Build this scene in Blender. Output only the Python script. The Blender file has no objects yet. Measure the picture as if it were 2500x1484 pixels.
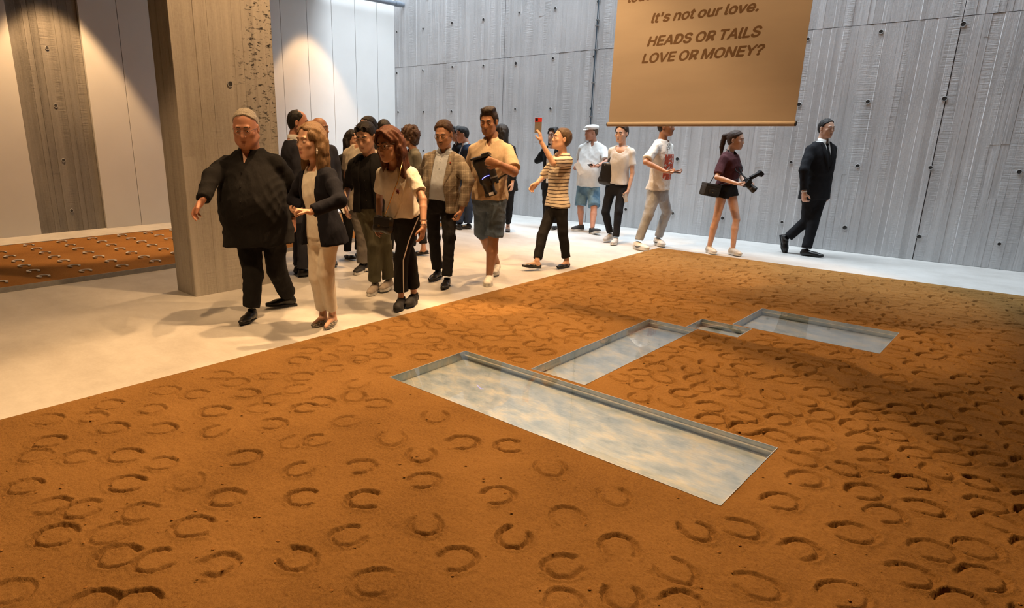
import bpy, bmesh, math, random
import numpy as np
from mathutils import Vector, Matrix

random.seed(7)
RNG = np.random.default_rng(11)
SC = bpy.context.scene
COL = SC.collection

# ------------------------------------------------------------------ camera
CAM_H = 1.58
YAW, PITCH, ROLL = -0.766301, 0.2757816, -0.0067956
FPX, PPX, PPY, IW, IH = 1572.52, 1072.98, 767.24, 2500, 1484


def cam_axes():
    c, s = math.cos(YAW), math.sin(YAW)
    cp, sp = math.cos(PITCH), math.sin(PITCH)
    cr, sr = math.cos(ROLL), math.sin(ROLL)
    fw = np.array([cp * s, cp * c, -sp])
    r = np.array([c, -s, 0.0])
    d = np.cross(fw, r)
    return np.array([cr * r + sr * d, -sr * r + cr * d, fw])


CM = cam_axes()
CPOS = np.array([0.0, 0.0, CAM_H])
cam_data = bpy.data.cameras.new('camera')
cam = bpy.data.objects.new('camera', cam_data)
COL.objects.link(cam)
cam.matrix_world = Matrix(((CM[0][0], -CM[1][0], -CM[2][0], 0),
                           (CM[0][1], -CM[1][1], -CM[2][1], 0),
                           (CM[0][2], -CM[1][2], -CM[2][2], CAM_H),
                           (0, 0, 0, 1)))
cam_data.sensor_fit = 'HORIZONTAL'
cam_data.sensor_width = 36.0
cam_data.lens = 36.0 * FPX / IW
cam_data.shift_x = (IW / 2 - PPX) / IW
cam_data.shift_y = (PPY - IH / 2) / IW
cam_data.clip_start = 0.05
SC.camera = cam

# ------------------------------------------------------------------ view, sky, lamps
SC.view_settings.view_transform = 'Standard'
SC.view_settings.look = 'None'
SC.view_settings.gamma = 1.0
SC.view_settings.use_curve_mapping = False
SC.view_settings.exposure = 0.0

SKY = 33.0
world = bpy.data.worlds.new('sky')
SC.world = world
world.use_nodes = True
bg = world.node_tree.nodes['Background']
bg.inputs['Color'].default_value = (0.80, 0.91, 1.0, 1)
bg.inputs['Strength'].default_value = SKY

XW, YW, ZC = -11.42, 10.37, 5.05         # left wall, concrete wall, ceiling
ZT = 9.4                                    # top of the skylight shaft
SL0, SL1, SLX0, SLX1 = 8.62, 10.37, -11.42, -0.5   # skylight slot over the concrete wall

# portal: only guides the sampling of the sky through the skylight, gives no light itself
pl = bpy.data.lights.new('skylight_portal', 'AREA')
pl.shape = 'RECTANGLE'
pl.size, pl.size_y = SLX1 - SLX0, SL1 - SL0
pl.cycles.is_portal = True
po = bpy.data.objects.new('skylight_portal', pl)
po.location = ((SLX0 + SLX1) / 2, (SL0 + SL1) / 2, ZT - 0.05)
COL.objects.link(po)

WARM = (1.0, 0.595, 0.275)


def spot(x, y, z, power, half, tx=None, ty=None, blend=0.25, r=0.05, color=WARM):
    l = bpy.data.lights.new('ceiling_spot', 'SPOT')
    l.energy = power
    l.color = color
    l.spot_size = 2 * half
    l.spot_blend = blend
    l.shadow_soft_size = r
    o = bpy.data.objects.new('ceiling_spot', l)
    o.location = (x, y, z)
    if tx is not None:
        o.rotation_euler = (Vector((x, y, z)) - Vector((tx, ty, 0))).to_track_quat('Z', 'Y').to_euler()
    COL.objects.link(o)


LAMPS = [
    # x, y, z, watts, half angle
    (-10.6, 3.4, 4.9, 1250, 0.51),
    (-10.6, 8.0, 4.9, 600, 0.51),
    (-6.9, 5.4, 4.9, 450, 0.66),
    (-4.2, 3.7, 4.9, 560, 0.84),
    (-3.3, 4.4, 4.9, 1150, 0.54, -2.5, 2.3),
    (-2.6, 4.4, 4.9, 430, 0.76),
    (-3.0, 6.3, 4.9, 800, 0.56, -2.9, 6.5),
    (-5.4, 0.5, 4.9, 300, 0.70),
    (-3.1, 1.5, 4.9, 470, 0.60),
    (-5.2, 6.9, 4.9, 760, 0.60),
]
for a in LAMPS:
    spot(*a)


# ------------------------------------------------------------------ pixel helpers (used to survey the place)
def ray(x, y):
    return CM.T @ np.array([(x - PPX) / FPX, (y - PPY) / FPX, 1.0])


def fl(x, y, z=0.0):
    d = ray(x, y)
    return CPOS + d * ((z - CAM_H) / d[2])


FWH = np.array([CM[2][0], CM[2][1], 0.0]); FWH /= np.linalg.norm(FWH)
RTH = np.array([CM[0][0], CM[0][1], 0.0]); RTH /= np.linalg.norm(RTH)


def at(x, y, dep):
    d = ray(x, y)
    return CPOS + d * (dep / (d @ FWH))


def depth(p):
    return float((np.asarray(p) - CPOS) @ FWH)


# ------------------------------------------------------------------ object helpers
def tag(o, label=None, cat=None, group=None, kind=None):
    if label: o['label'] = label
    if cat: o['category'] = cat
    if group: o['group'] = group
    if kind: o['kind'] = kind
    return o


def link(name, me, mat=None, parent=None):
    o = bpy.data.objects.new(name, me)
    COL.objects.link(o)
    if mat is not None and me is not None and not me.materials:
        for m in (mat if isinstance(mat, (list, tuple)) else [mat]):
            me.materials.append(m)
    if parent is not None:
        o.parent = parent
    return o


def empty(name, loc=(0, 0, 0), rz=0.0):
    o = bpy.data.objects.new(name, None)
    o.empty_display_size = 0.1
    o.location = loc
    o.rotation_euler = (0, 0, rz)
    COL.objects.link(o)
    return o


def mesh_np(name, v, quads, smooth=True, tris=None):
    """fast mesh from numpy vertices and quads"""
    me = bpy.data.meshes.new(name)
    v = np.asarray(v, np.float32)
    q = np.asarray(quads, np.int32).reshape(-1, 4)
    me.vertices.add(len(v)); me.vertices.foreach_set('co', v.ravel())
    me.loops.add(q.size); me.loops.foreach_set('vertex_index', q.ravel())
    me.polygons.add(len(q))
    me.polygons.foreach_set('loop_start', np.arange(0, q.size, 4, dtype=np.int32))
    me.polygons.foreach_set('loop_total', np.full(len(q), 4, np.int32))
    if smooth:
        me.polygons.foreach_set('use_smooth', np.ones(len(q), bool))
    me.update(calc_edges=True)
    return me


class MB:
    """collects simple shapes into one mesh"""
    def __init__(s): s.v, s.f, s.m, s.sm = [], [], [], []

    def add(s, v, f, mi=0, smooth=False):
        n = len(s.v)
        s.v += [tuple(p) for p in v]
        s.f += [tuple(i + n for i in q) for q in f]
        s.m += [mi] * len(f); s.sm += [smooth] * len(f)
        return s

    def box(s, a, b, mi=0):
        x0, y0, z0 = a; x1, y1, z1 = b
        v = [(x0, y0, z0), (x1, y0, z0), (x1, y1, z0), (x0, y1, z0), (x0, y0, z1), (x1, y0, z1), (x1, y1, z1), (x0, y1, z1)]
        f = [(0, 3, 2, 1), (4, 5, 6, 7), (0, 1, 5, 4), (1, 2, 6, 5), (2, 3, 7, 6), (3, 0, 4, 7)]
        return s.add(v, f, mi)

    def cbox(s, a, b, c=0.004, mi=0):
        """box with chamfered edges"""
        bm = bmesh.new()
        bmesh.ops.create_cube(bm, size=1)
        for vv in bm.verts:
            vv.co = Vector([(a[i] + b[i]) / 2 + vv.co[i] * (b[i] - a[i]) for i in range(3)])
        bmesh.ops.bevel(bm, geom=bm.edges[:], offset=c, segments=2, profile=0.7, affect='EDGES')
        bm.verts.index_update()
        s.add([vv.co[:] for vv in bm.verts], [[l.vert.index for l in ff.loops] for ff in bm.faces], mi)
        bm.free()
        return s

    def tube(s, pts, r, n=8, mi=0, cap=True, smooth=True):
        pts = [np.asarray(p, float) for p in pts]
        rr = r if isinstance(r, (list, tuple)) else [r] * len(pts)
        rings = []
        up = np.array([0.0, 0, 1])
        for i, p in enumerate(pts):
            t = pts[min(i + 1, len(pts) - 1)] - pts[max(i - 1, 0)]
            t /= np.linalg.norm(t) + 1e-9
            if i == 0:
                up = np.array([0.0, 0, 1]) if abs(t[2]) < 0.9 else np.array([1.0, 0, 0])
            a = np.cross(up, t); a /= np.linalg.norm(a) + 1e-9
            b = np.cross(t, a); up = b
            rings.append([p + rr[i] * (math.cos(2 * math.pi * k / n) * a + math.sin(2 * math.pi * k / n) * b) for k in range(n)])
        v = [q for R in rings for q in R]
        f = []
        for i in range(len(pts) - 1):
            for k in range(n):
                k2 = (k + 1) % n
                f.append((i * n + k, i * n + k2, (i + 1) * n + k2, (i + 1) * n + k))
        s.add(v, f, mi, smooth)
        if cap:
            s.add(rings[0], [tuple(reversed(range(n)))], mi)
            s.add(rings[-1], [tuple(range(n))], mi)
        return s

    def prism(s, outline, z0, z1, mi=0):
        n = len(outline)
        v = [(x, y, z0) for x, y in outline] + [(x, y, z1) for x, y in outline]
        f = [tuple(reversed(range(n))), tuple(range(n, 2 * n))] + [(i, (i + 1) % n, n + (i + 1) % n, n + i) for i in range(n)]
        return s.add(v, f, mi)

    def xform(s, M):
        M = Matrix(M)
        s.v = [tuple(M @ Vector(p)) for p in s.v]
        return s

    def mesh(s, name):
        me = bpy.data.meshes.new(name)
        me.from_pydata(s.v, [], s.f)
        me.polygons.foreach_set('material_index', s.m)
        me.polygons.foreach_set('use_smooth', s.sm)
        me.update()
        return me

    def build(s, name, mat, parent=None):
        return link(name, s.mesh(name), mat, parent)


# ------------------------------------------------------------------ materials
def nodes(name):
    m = bpy.data.materials.new(name)
    m.use_nodes = True
    nt = m.node_tree
    return m, nt, nt.nodes['Principled BSDF']


def N(nt, t, **kw):
    n = nt.nodes.new(t)
    for k, v in kw.items():
        if k in n.inputs.keys():
            n.inputs[k].default_value = v
        else:
            setattr(n, k, v)
    return n


def L(nt, a, b): nt.links.new(a, b)


def ramp(nt, fac, stops):
    r = nt.nodes.new('ShaderNodeValToRGB')
    e = r.color_ramp.elements
    while len(e) < len(stops): e.new(0.5)
    for q, (p, c) in zip(e, stops):
        q.position = p; q.color = (*c[:3], 1)
    L(nt, fac, r.inputs['Fac'])
    return r.outputs['Color']


def coords(nt, scale=(1, 1, 1), kind='Object'):
    tc = nt.nodes.new('ShaderNodeTexCoord')
    mp = nt.nodes.new('ShaderNodeMapping')
    mp.inputs['Scale'].default_value = scale
    L(nt, tc.outputs[kind], mp.inputs['Vector'])
    return mp.outputs['Vector']


def noise(nt, vec, scale, detail=4, rough=0.55):
    n = N(nt, 'ShaderNodeTexNoise', Scale=scale, Detail=detail, Roughness=rough)
    L(nt, vec, n.inputs['Vector'])
    return n.outputs['Fac']


def bump(nt, bs, h, strength=0.3, dist=0.01, prev=None):
    b = N(nt, 'ShaderNodeBump', Strength=strength, Distance=dist)
    L(nt, h, b.inputs['Height'])
    if prev: L(nt, prev, b.inputs['Normal'])
    L(nt, b.outputs['Normal'], bs.inputs['Normal'])
    return b.outputs['Normal']


def mixc(nt, fac, a, b, mode='MIX'):
    m = nt.nodes.new('ShaderNodeMix'); m.data_type = 'RGBA'; m.blend_type = mode
    ins = [s for s in m.inputs if s.type == 'RGBA']
    for s, val in zip(ins, (a, b)):
        if isinstance(val, tuple): s.default_value = (*val[:3], 1)
        else: L(nt, val, s)
    if isinstance(fac, float): m.inputs[0].default_value = fac
    else: L(nt, fac, m.inputs[0])
    return [s for s in m.outputs if s.type == 'RGBA'][0]


def mathn(nt, op, a, b=0.0):
    m = nt.nodes.new('ShaderNodeMath'); m.operation = op
    for i, val in enumerate((a, b)):
        if isinstance(val, (int, float)): m.inputs[i].default_value = val
        else: L(nt, val, m.inputs[i])
    return m.outputs[0]


MC = {}


def plain(name, col, rough=0.6, metal=0.0, spec=0.5, **kw):
    if name in MC: return MC[name]
    m, nt, bs = nodes(name)
    v = coords(nt)
    f = noise(nt, v, 25, 3)
    c = ramp(nt, f, [(0.3, tuple(x * 0.88 for x in col)), (0.7, tuple(min(1, x * 1.1) for x in col))])
    L(nt, c, bs.inputs['Base Color'])
    bs.inputs['Roughness'].default_value = rough
    bs.inputs['Metallic'].default_value = metal
    bs.inputs['Specular IOR Level'].default_value = spec
    for k, val in kw.items(): bs.inputs[k].default_value = val
    MC[name] = m
    return m


def cloth(name, col, rough=0.9, weave=600, fold=0.25, var=0.12, sheen=0.0):
    if name in MC: return MC[name]
    m, nt, bs = nodes(name)
    v = coords(nt)
    f = noise(nt, v, 9, 5, 0.6)
    f2 = noise(nt, v, weave, 2)
    c = ramp(nt, f, [(0.25, tuple(x * (1 - var) for x in col)), (0.75, tuple(min(1, x * (1 + var)) for x in col))])
    L(nt, c, bs.inputs['Base Color'])
    bs.inputs['Roughness'].default_value = rough
    bs.inputs['Specular IOR Level'].default_value = 0.2
    bs.inputs['Sheen Weight'].default_value = sheen
    v2 = coords(nt, (1, 1, 0.45))
    n1 = bump(nt, bs, noise(nt, v2, 14, 3, 0.5), fold, 0.03)
    bump(nt, bs, f2, 0.15, 0.002, n1)
    MC[name] = m
    return m


def concrete(name, c0, c1, board=True, axis='x', streak=1.0):
    m, nt, bs = nodes(name)
    sc = (9, 9, 0.35) if board else (1, 1, 1)
    v = coords(nt, sc)
    va = coords(nt)
    f1 = noise(nt, v, 1.2, 6, 0.65)             # vertical board streaks
    f2 = noise(nt, va, 0.9, 5, 0.6)             # broad cloudy tone
    f3 = noise(nt, va, 40, 4, 0.7)              # fine speckle
    at_ = nt.nodes.new('ShaderNodeAttribute'); at_.attribute_name = 'tone'
    s = mathn(nt, 'ADD', mathn(nt, 'MULTIPLY', f1, 0.50 * streak), mathn(nt, 'MULTIPLY', f2, 0.45))
    s = mathn(nt, 'ADD', s, mathn(nt, 'MULTIPLY', f3, 0.22))
    s = mathn(nt, 'ADD', s, mathn(nt, 'MULTIPLY', at_.outputs['Fac'], 0.10))
    c = ramp(nt, s, [(0.40, c0), (0.60, tuple((a + b) / 2 for a, b in zip(c0, c1))), (0.85, c1)])
    L(nt, c, bs.inputs['Base Color'])
    bs.inputs['Roughness'].default_value = 0.72
    bs.inputs['Specular IOR Level'].default_value = 0.35
    vh = coords(nt, (2.2, 2.2, 55))             # horizontal saw marks of the boards
    g = noise(nt, vh, 1.0, 3, 0.7)
    n1 = bump(nt, bs, noise(nt, v, 2.5, 6, 0.7), 0.55, 0.012)
    msk = ramp(nt, noise(nt, coords(nt, (7, 7, 0.5)), 1.0, 2), [(0.5, (0, 0, 0)), (0.62, (1, 1, 1))])
    gm = mathn(nt, 'MULTIPLY', g, msk)
    n2 = bump(nt, bs, gm, 0.5, 0.012, n1)
    bump(nt, bs, f3, 0.35, 0.004, n2)
    return m


# ------------------------------------------------------------------ value noise for geometry
def vnoise(x, y, seed=0):
    xi = np.floor(x).astype(np.int64); yi = np.floor(y).astype(np.int64)
    fx = x - xi; fy = y - yi
    fx = fx * fx * (3 - 2 * fx); fy = fy * fy * (3 - 2 * fy)

    def h(a, b):
        n = (a * 374761393 + b * 668265263 + seed * 1442695041) & 0xffffffff
        n = ((n ^ (n >> 13)) * 1274126177) & 0xffffffff
        return ((n ^ (n >> 16)) & 0xffff) / 65535.0
    return (h(xi, yi) * (1 - fx) + h(xi + 1, yi) * fx) * (1 - fy) + (h(xi, yi + 1) * (1 - fx) + h(xi + 1, yi + 1) * fx) * fy

# ================================================================== materials of the place
M_FLOOR, nt, bs = nodes('polished_concrete_floor')
va = coords(nt)
f1 = noise(nt, va, 0.55, 6, 0.62); f2 = noise(nt, coords(nt, (1, 1.5, 1)), 2.2, 8, 0.72); f3 = noise(nt, va, 55, 3)
s = mathn(nt, 'ADD', mathn(nt, 'MULTIPLY', f1, 0.5), mathn(nt, 'ADD', mathn(nt, 'MULTIPLY', f2, 0.4), mathn(nt, 'MULTIPLY', f3, 0.1)))
L(nt, ramp(nt, s, [(0.36, (0.40, 0.38, 0.355)), (0.5, (0.515, 0.50, 0.475)), (0.64, (0.62, 0.605, 0.58))]), bs.inputs['Base Color'])
bs.inputs['Roughness'].default_value = 0.42
bs.inputs['Specular IOR Level'].default_value = 0.35
bump(nt, bs, f2, 0.08, 0.01)

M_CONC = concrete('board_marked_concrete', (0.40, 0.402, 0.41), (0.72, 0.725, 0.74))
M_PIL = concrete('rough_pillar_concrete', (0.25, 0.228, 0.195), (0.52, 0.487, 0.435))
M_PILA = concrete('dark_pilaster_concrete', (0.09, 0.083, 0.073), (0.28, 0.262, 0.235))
M_PANEL, nt, bs = nodes('white_wall_panel')
L(nt, ramp(nt, noise(nt, coords(nt), 1.5, 3), [(.3, (.585, .575, .56)), (.7, (.62, .61, .595))]), bs.inputs['Base Color'])
bs.inputs['Roughness'].default_value = .55
M_GAP = plain('dark_joint', (0.06, 0.055, 0.05), 0.9)
M_CEIL = plain('dark_ceiling', (0.10, 0.10, 0.10), 0.9)
M_HOLE = plain('tie_hole_shade', (0.035, 0.032, 0.03), 0.9)  # flat dark disc: the shade inside an open hole, put into the colour
M_RIM = plain('tie_hole_rim', (0.38, 0.375, 0.37), 0.8)
M_STEEL = plain('grey_painted_steel', (0.30, 0.30, 0.30), 0.4, 0.4)
M_PIPE = plain('blue_grey_pipe', (0.20, 0.23, 0.27), 0.35, 0.3)
M_COND = plain('dark_conduit', (0.07, 0.10, 0.13), 0.45, 0.3)
M_EDGE = plain('aluminium_edge', (0.55, 0.55, 0.53), 0.35, 0.6)


def soil(name, c0, c1, c2):
    m, nt, bs = nodes(name)
    v = coords(nt)
    a = noise(nt, v, 1.1, 4, 0.6); b = noise(nt, v, 90, 6, 0.75); c = noise(nt, v, 320, 3, 0.7)
    s = mathn(nt, 'ADD', mathn(nt, 'MULTIPLY', a, 0.35), mathn(nt, 'ADD', mathn(nt, 'MULTIPLY', b, 0.4), mathn(nt, 'MULTIPLY', c, 0.25)))
    L(nt, ramp(nt, s, [(0.34, c0), (0.5, c1), (0.66, c2)]), bs.inputs['Base Color'])
    bs.inputs['Roughness'].default_value = 1.0
    bs.inputs['Specular IOR Level'].default_value = 0.1
    n1 = bump(nt, bs, b, 1.0, 0.009)
    bump(nt, bs, c, 0.7, 0.0022, n1)
    return m


M_SOIL = soil('ochre_soil', (0.140, 0.070, 0.021), (0.285, 0.150, 0.046), (0.39, 0.212, 0.071))
M_CRUMB = plain('soil_crumb', (.27, .13, .038), 1.0, spec=.05)
M_SOIL2 = soil('ochre_soil_raised', (0.17, 0.078, 0.023), (0.31, 0.145, 0.042), (0.41, 0.20, 0.064))

# ================================================================== shell of the hall
DX0, DY1 = -4.045, 8.68           # edges of the large earth bed
fm = MB()
fm.add([(XW - .2, -4, 0), (DX0, -4, 0), (DX0, YW + .2, 0), (XW - .2, YW + .2, 0)], [(0, 1, 2, 3)])
fm.add([(DX0, DY1, 0), (5.2, DY1, 0), (5.2, YW + .2, 0), (DX0, YW + .2, 0)], [(0, 1, 2, 3)])
fm.add([(DX0, -4, -.25), (5.2, -4, -.25), (5.2, DY1, -.25), (DX0, DY1, -.25)], [(0, 1, 2, 3)])
fm.add([(DX0, -4, -.25), (DX0, DY1, -.25), (DX0, DY1, 0), (DX0, -4, 0)], [(0, 1, 2, 3)])
fm.add([(DX0, DY1, -.25), (5.2, DY1, -.25), (5.2, DY1, 0), (DX0, DY1, 0)], [(0, 1, 2, 3)])
floor = fm.build('floor', M_FLOOR)
tag(floor, 'pale polished concrete floor of the hall', kind='structure')

cm_ = MB()
cm_.box((XW - .3, -4.2, ZC), (5.4, SL0, ZC + .3))
cm_.box((XW - .3, SL0 - .3, ZC + .3), (5.4, SL0, ZT))
cm_.box((SLX1, SL0, ZC), (5.4, YW + .25, ZT))
tag(cm_.build('ceiling', M_CEIL), 'dark ceiling with a long skylight shaft above the concrete wall', kind='structure')
tag(MB().box((XW - .2, -4.2, 0), (5.2, -4, ZC)).build('wall_front', M_CEIL), 'dark wall behind the viewer', kind='structure')
tag(MB().box((5.2, -4.2, -.25), (5.4, YW + .2, ZC)).build('wall_right', M_CEIL), 'dark side wall of the hall', kind='structure')


def tone_attr(me, vals):
    a = me.attributes.new('tone', 'FLOAT', 'POINT')
    a.data.foreach_set('value', np.asarray(vals, np.float32))


def boards(u0, u1, z0, z1, wmin=.06, wmax=.13, amp=.0028, rng=None, gd=.35):
    """relief of a board-formed face: (u, z) strips at slightly different depth; returns verts (u, depth, z), faces, tone"""
    rng = rng or random
    v, f, t = [], [], []
    u = u0
    while u < u1 - 1e-4:
        w = rng.uniform(wmin, wmax)
        if u1 - u - w < wmin * .6: w = u1 - u
        z = z0
        while z < z1 - 1e-4:
            h = rng.choice([9, 9, rng.uniform(.6, 1.6)])
            if z + h > z1 - .25: h = z1 - z
            d0, d1 = rng.uniform(-amp, amp), rng.uniform(-amp, amp)
            tn = rng.random()
            g = .003
            n = len(v)
            a, b = u + g, u + w - g
            v += [(a, d0, z), (b, d1, z), (b, d1, z + h), (a, d0, z + h),
                  (u, -amp * gd, z), (u + w, -amp * gd, z), (u + w, -amp * gd, z + h), (u, -amp * gd, z + h)]
            f += [(n, n + 1, n + 2, n + 3), (n + 4, n, n + 3, n + 7), (n + 1, n + 5, n + 6, n + 2), (n + 3, n + 2, n + 6, n + 7), (n + 4, n + 5, n + 1, n)]
            t += [tn] * 8
            z += h
        u += w
    return v, f, t


def board_panel(name, mat, parent, u0, u1, z0, z1, place, **kw):
    v, f, t = boards(u0, u1, z0, z1, **kw)
    m = MB(); m.add([place(*p) for p in v], f)
    me = m.mesh(name); tone_attr(me, t)
    return link(name, me, mat, parent)


# ---- concrete wall along X
wb = MB().box((XW - .2, YW + .012, -.25), (5.2, YW + .25, ZT)).build('wall_back', M_GAP)
tag(wb, 'tall board-marked grey concrete wall with rows of tie holes', kind='structure')
pu = [XW - .02, -8.31, -6.29, -1.325, 5.2]
pz = [0.0, 2.955, 5.91, ZT]
for a in range(4):
    for b in range(3):
        board_panel('concrete_panel', M_CONC, wb, pu[a] + .004, pu[a + 1] - .004, pz[b] + .003, pz[b + 1] - .003,
                    lambda u, d, z: (u, YW - d, z))


def tie_mesh():
    m = MB()
    n = 14
    ring = lambda r, d: [(r * math.cos(2 * math.pi * k / n), d, r * math.sin(2 * math.pi * k / n)) for k in range(n)]
    rs = [ring(.030, .003), ring(.027, -.006), ring(.0225, -.005), ring(.022, -.0035)]
    for i in range(3):
        m.add(rs[i] + rs[i + 1], [(k, (k + 1) % n, n + (k + 1) % n, n + k) for k in range(n)], 0 if i < 2 else 1, True)
    m.add(rs[3], [tuple(range(n))], 1)
    return m.mesh('tie_hole')


TIE = tie_mesh(); TIE.materials.append(M_RIM); TIE.materials.append(M_HOLE)
xs = [-11.34 + .835 * k for k in range(16)]
for z in (.324, 1.175, 2.005, 2.857, 3.70, 4.55):
    for x in xs:
        if x > 1.2: continue
        o = link('tie_hole', TIE, None, wb)
        o.location = (x + random.uniform(-.02, .02), YW - .002, z + random.uniform(-.02, .02))
        s_ = random.uniform(.75, 1.15); o.scale = (s_, 1, s_)

# ---- left wall of white panels with a recessed concrete pilaster
wl = MB().box((XW - .3, -4, -.25), (XW - .12, YW + .25, ZT)).build('wall_left', M_GAP)
tag(wl, 'wall of tall white panels with a recessed concrete pilaster', kind='structure')
ys = [2.90 - .605 * k for k in range(11)][::-1]
edges = [(ys[i], ys[i + 1]) for i in range(len(ys) - 1)]
y = 3.865
e2 = [3.865, 4.44]
while e2[-1] + .6025 < YW: e2.append(e2[-1] + .6025)
e2.append(YW)
edges += [(e2[i], e2[i + 1]) for i in range(len(e2) - 1)]
for y0, y1 in edges:
    MB().cbox((XW - .11, y0 + .004, 0.0), (XW, y1 - .004, (ZT if y1 > SL0 - .1 else ZC) - .01), .004).build('wall_panel', M_PANEL, wl)
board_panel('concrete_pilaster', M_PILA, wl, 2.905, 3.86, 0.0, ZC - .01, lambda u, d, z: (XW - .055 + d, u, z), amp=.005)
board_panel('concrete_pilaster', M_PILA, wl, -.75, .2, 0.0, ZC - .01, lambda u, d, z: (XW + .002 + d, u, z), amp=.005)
for (x, z) in ((115, 117), (136, 258), (155, 391), (175, 514)):
    d = ray(x, z); p = CPOS + d * ((XW - .05) / d[0])
    o = link('tie_hole', TIE, None, wl); o.location = (XW - .052, p[1], p[2]); o.rotation_euler = (0, 0, math.pi / 2)

# ---- free-standing concrete pillar
PX0, PX1, PY0, PY1 = -6.395, -6.0, 2.77, 3.805
pil = empty('concrete_pillar', ((PX0 + PX1) / 2, (PY0 + PY1) / 2, 0))
tag(pil, 'massive rectangular concrete pillar with a pitted right edge', 'pillar')
pc = Vector(pil.location)
MB().box((PX0 + .012 - pc.x, PY0 + .012 - pc.y, 0), (PX1 - .012 - pc.x, PY1 - .012 - pc.y, ZC - .005)).build('core', M_GAP, pil)


def honey(name):
    """pillar concrete with honeycomb pockets towards one upper corner"""
    m = M_PIL.copy(); m.name = name
    nt = m.node_tree; bs = nt.nodes['Principled BSDF']
    v = coords(nt)
    vo = N(nt, 'ShaderNodeTexNoise', Scale=16.0, Detail=6.0, Roughness=0.7); L(nt, coords(nt, (1, 1, 2.4)), vo.inputs['Vector'])
    g = N(nt, 'ShaderNodeTexNoise', Scale=1.6, Detail=3.0, Roughness=0.5); L(nt, v, g.inputs['Vector'])
    sep = nt.nodes.new('ShaderNodeSeparateXYZ'); L(nt, v, sep.inputs[0])
    side = ramp(nt, mathn(nt, 'ADD', mathn(nt, 'MULTIPLY', sep.outputs['Y'], 1.0), g.outputs['Fac']), [(.62, (0, 0, 0)), (.80, (1, 1, 1))])
    up = ramp(nt, mathn(nt, 'MULTIPLY', sep.outputs['Z'], .3), [(.40, (0, 0, 0)), (.56, (1, 1, 1))])
    thr = mathn(nt, 'MULTIPLY', side, up)
    pit = ramp(nt, vo.outputs['Fac'], [(.36, (1, 1, 1)), (.43, (0, 0, 0))])
    k = mathn(nt, 'MULTIPLY', thr, pit)
    old = bs.inputs['Base Color'].links[0].from_socket
    L(nt, mixc(nt, k, old, (.03, .024, .018)), bs.inputs['Base Color'])
    prev = bs.inputs['Normal'].links[0].from_socket
    bump(nt, bs, mathn(nt, 'SUBTRACT', 1.0, k), 1.0, .02, prev)
    return m


M_HONEY = honey('pitted_pillar_concrete')
rp = random.Random(5)
hw, hh = (PX1 - PX0) / 2, (PY1 - PY0) / 2
board_panel('face', M_HONEY, pil, -hh, hh, 0, ZC - .01, lambda u, d, z: (hw + d, u, z), rng=rp, wmin=.09, wmax=.15)
board_panel('face', M_PIL, pil, -hh, hh, 0, ZC - .01, lambda u, d, z: (-hw - d, -u, z), rng=rp, wmin=.09, wmax=.15)
board_panel('face', M_PIL, pil, -hw, hw, 0, ZC - .01, lambda u, d, z: (u, -hh - d, z), rng=rp, wmin=.06, wmax=.12, amp=.006)
board_panel('face', M_PIL, pil, -hw, hw, 0, ZC - .01, lambda u, d, z: (-u, hh + d, z), rng=rp, wmin=.06, wmax=.12)
d = ray(561, 205); p = CPOS + d * (PX1 / d[0])
o = link('tie_hole', TIE, None, pil); o.location = (hw + .004, p[1] - pc.y, p[2]); o.rotation_euler = (0, 0, math.pi / 2)

# ---- pipe high in the corner, conduit on the concrete wall
pp = empty('drain_pipe', (XW + .3, YW - .06, 4.23)); tag(pp, 'grey pipe running along the white panels into the concrete corner', 'pipe')
MB().tube([(0, -9.0, -.02), (0, -.1, -.02), (0, 0.05, -.02)], .05, 14).build('pipe_body', M_PIPE, pp)
MB().tube([(0, -.19, -.02), (0, -.03, -.02)], .058, 14).build('pipe_collar', M_PIPE, pp)
cd = empty('wall_conduit', (-6.30, YW - .03, 0)); tag(cd, 'thin dark conduit running up the concrete wall beside the banner', 'conduit')
MB().tube([(0, 0, 1.2), (0, 0, 7.0)], .011, 8).build('conduit_tube', M_COND, cd)
for z in (1.86, 2.42, 2.95, 3.33, 3.42, 4.2, 5.0):
    MB().cbox((-.03, -.012, z - .012), (.03, .025, z + .012), .003).build('bracket', M_STEEL, cd)

# ================================================================== the large earth bed with hoof prints
SOILZ = 0.02
PITS = [(-2.995, -.83, 2.637, 3.392), (-2.425, -2.003, 3.430, 5.155), (-2.10, -1.682, 5.172, 5.495), (-1.85, -.783, 5.520, 6.25)]
gx = np.concatenate([np.arange(DX0, .35, .0082), np.array([.5, .8, 1.2, 1.8, 2.6, 3.6, 5.19])])
gy = [-3.99, -3, -2.2, -1.5, -1.0, -.6, -.3, -.1]
y = 0.05
while y < DY1:
    gy.append(y); y += .0068 if y < 3.0 else .0068 + (y - 3.0) * .0019
gy.append(DY1)
gy = np.array(gy)
for (x0, x1, y0, y1) in PITS:
    for e in (x0, x1): gx[np.argmin(abs(gx - e))] = e
    for e in (y0, y1): gy[np.argmin(abs(gy - e))] = e
GX, GY = np.meshgrid(gx, gy)          # rows follow y
Z = (vnoise(GX * 1.3, GY * 1.3, 1) - .5) * .012 + (vnoise(GX * 6, GY * 6, 2) - .5) * .006
FINE = (vnoise(GX * 28, GY * 28, 3) - .5) * .0035 + (vnoise(GX * 70, GY * 70, 4) - .5) * .0035
Z += FINE

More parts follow.
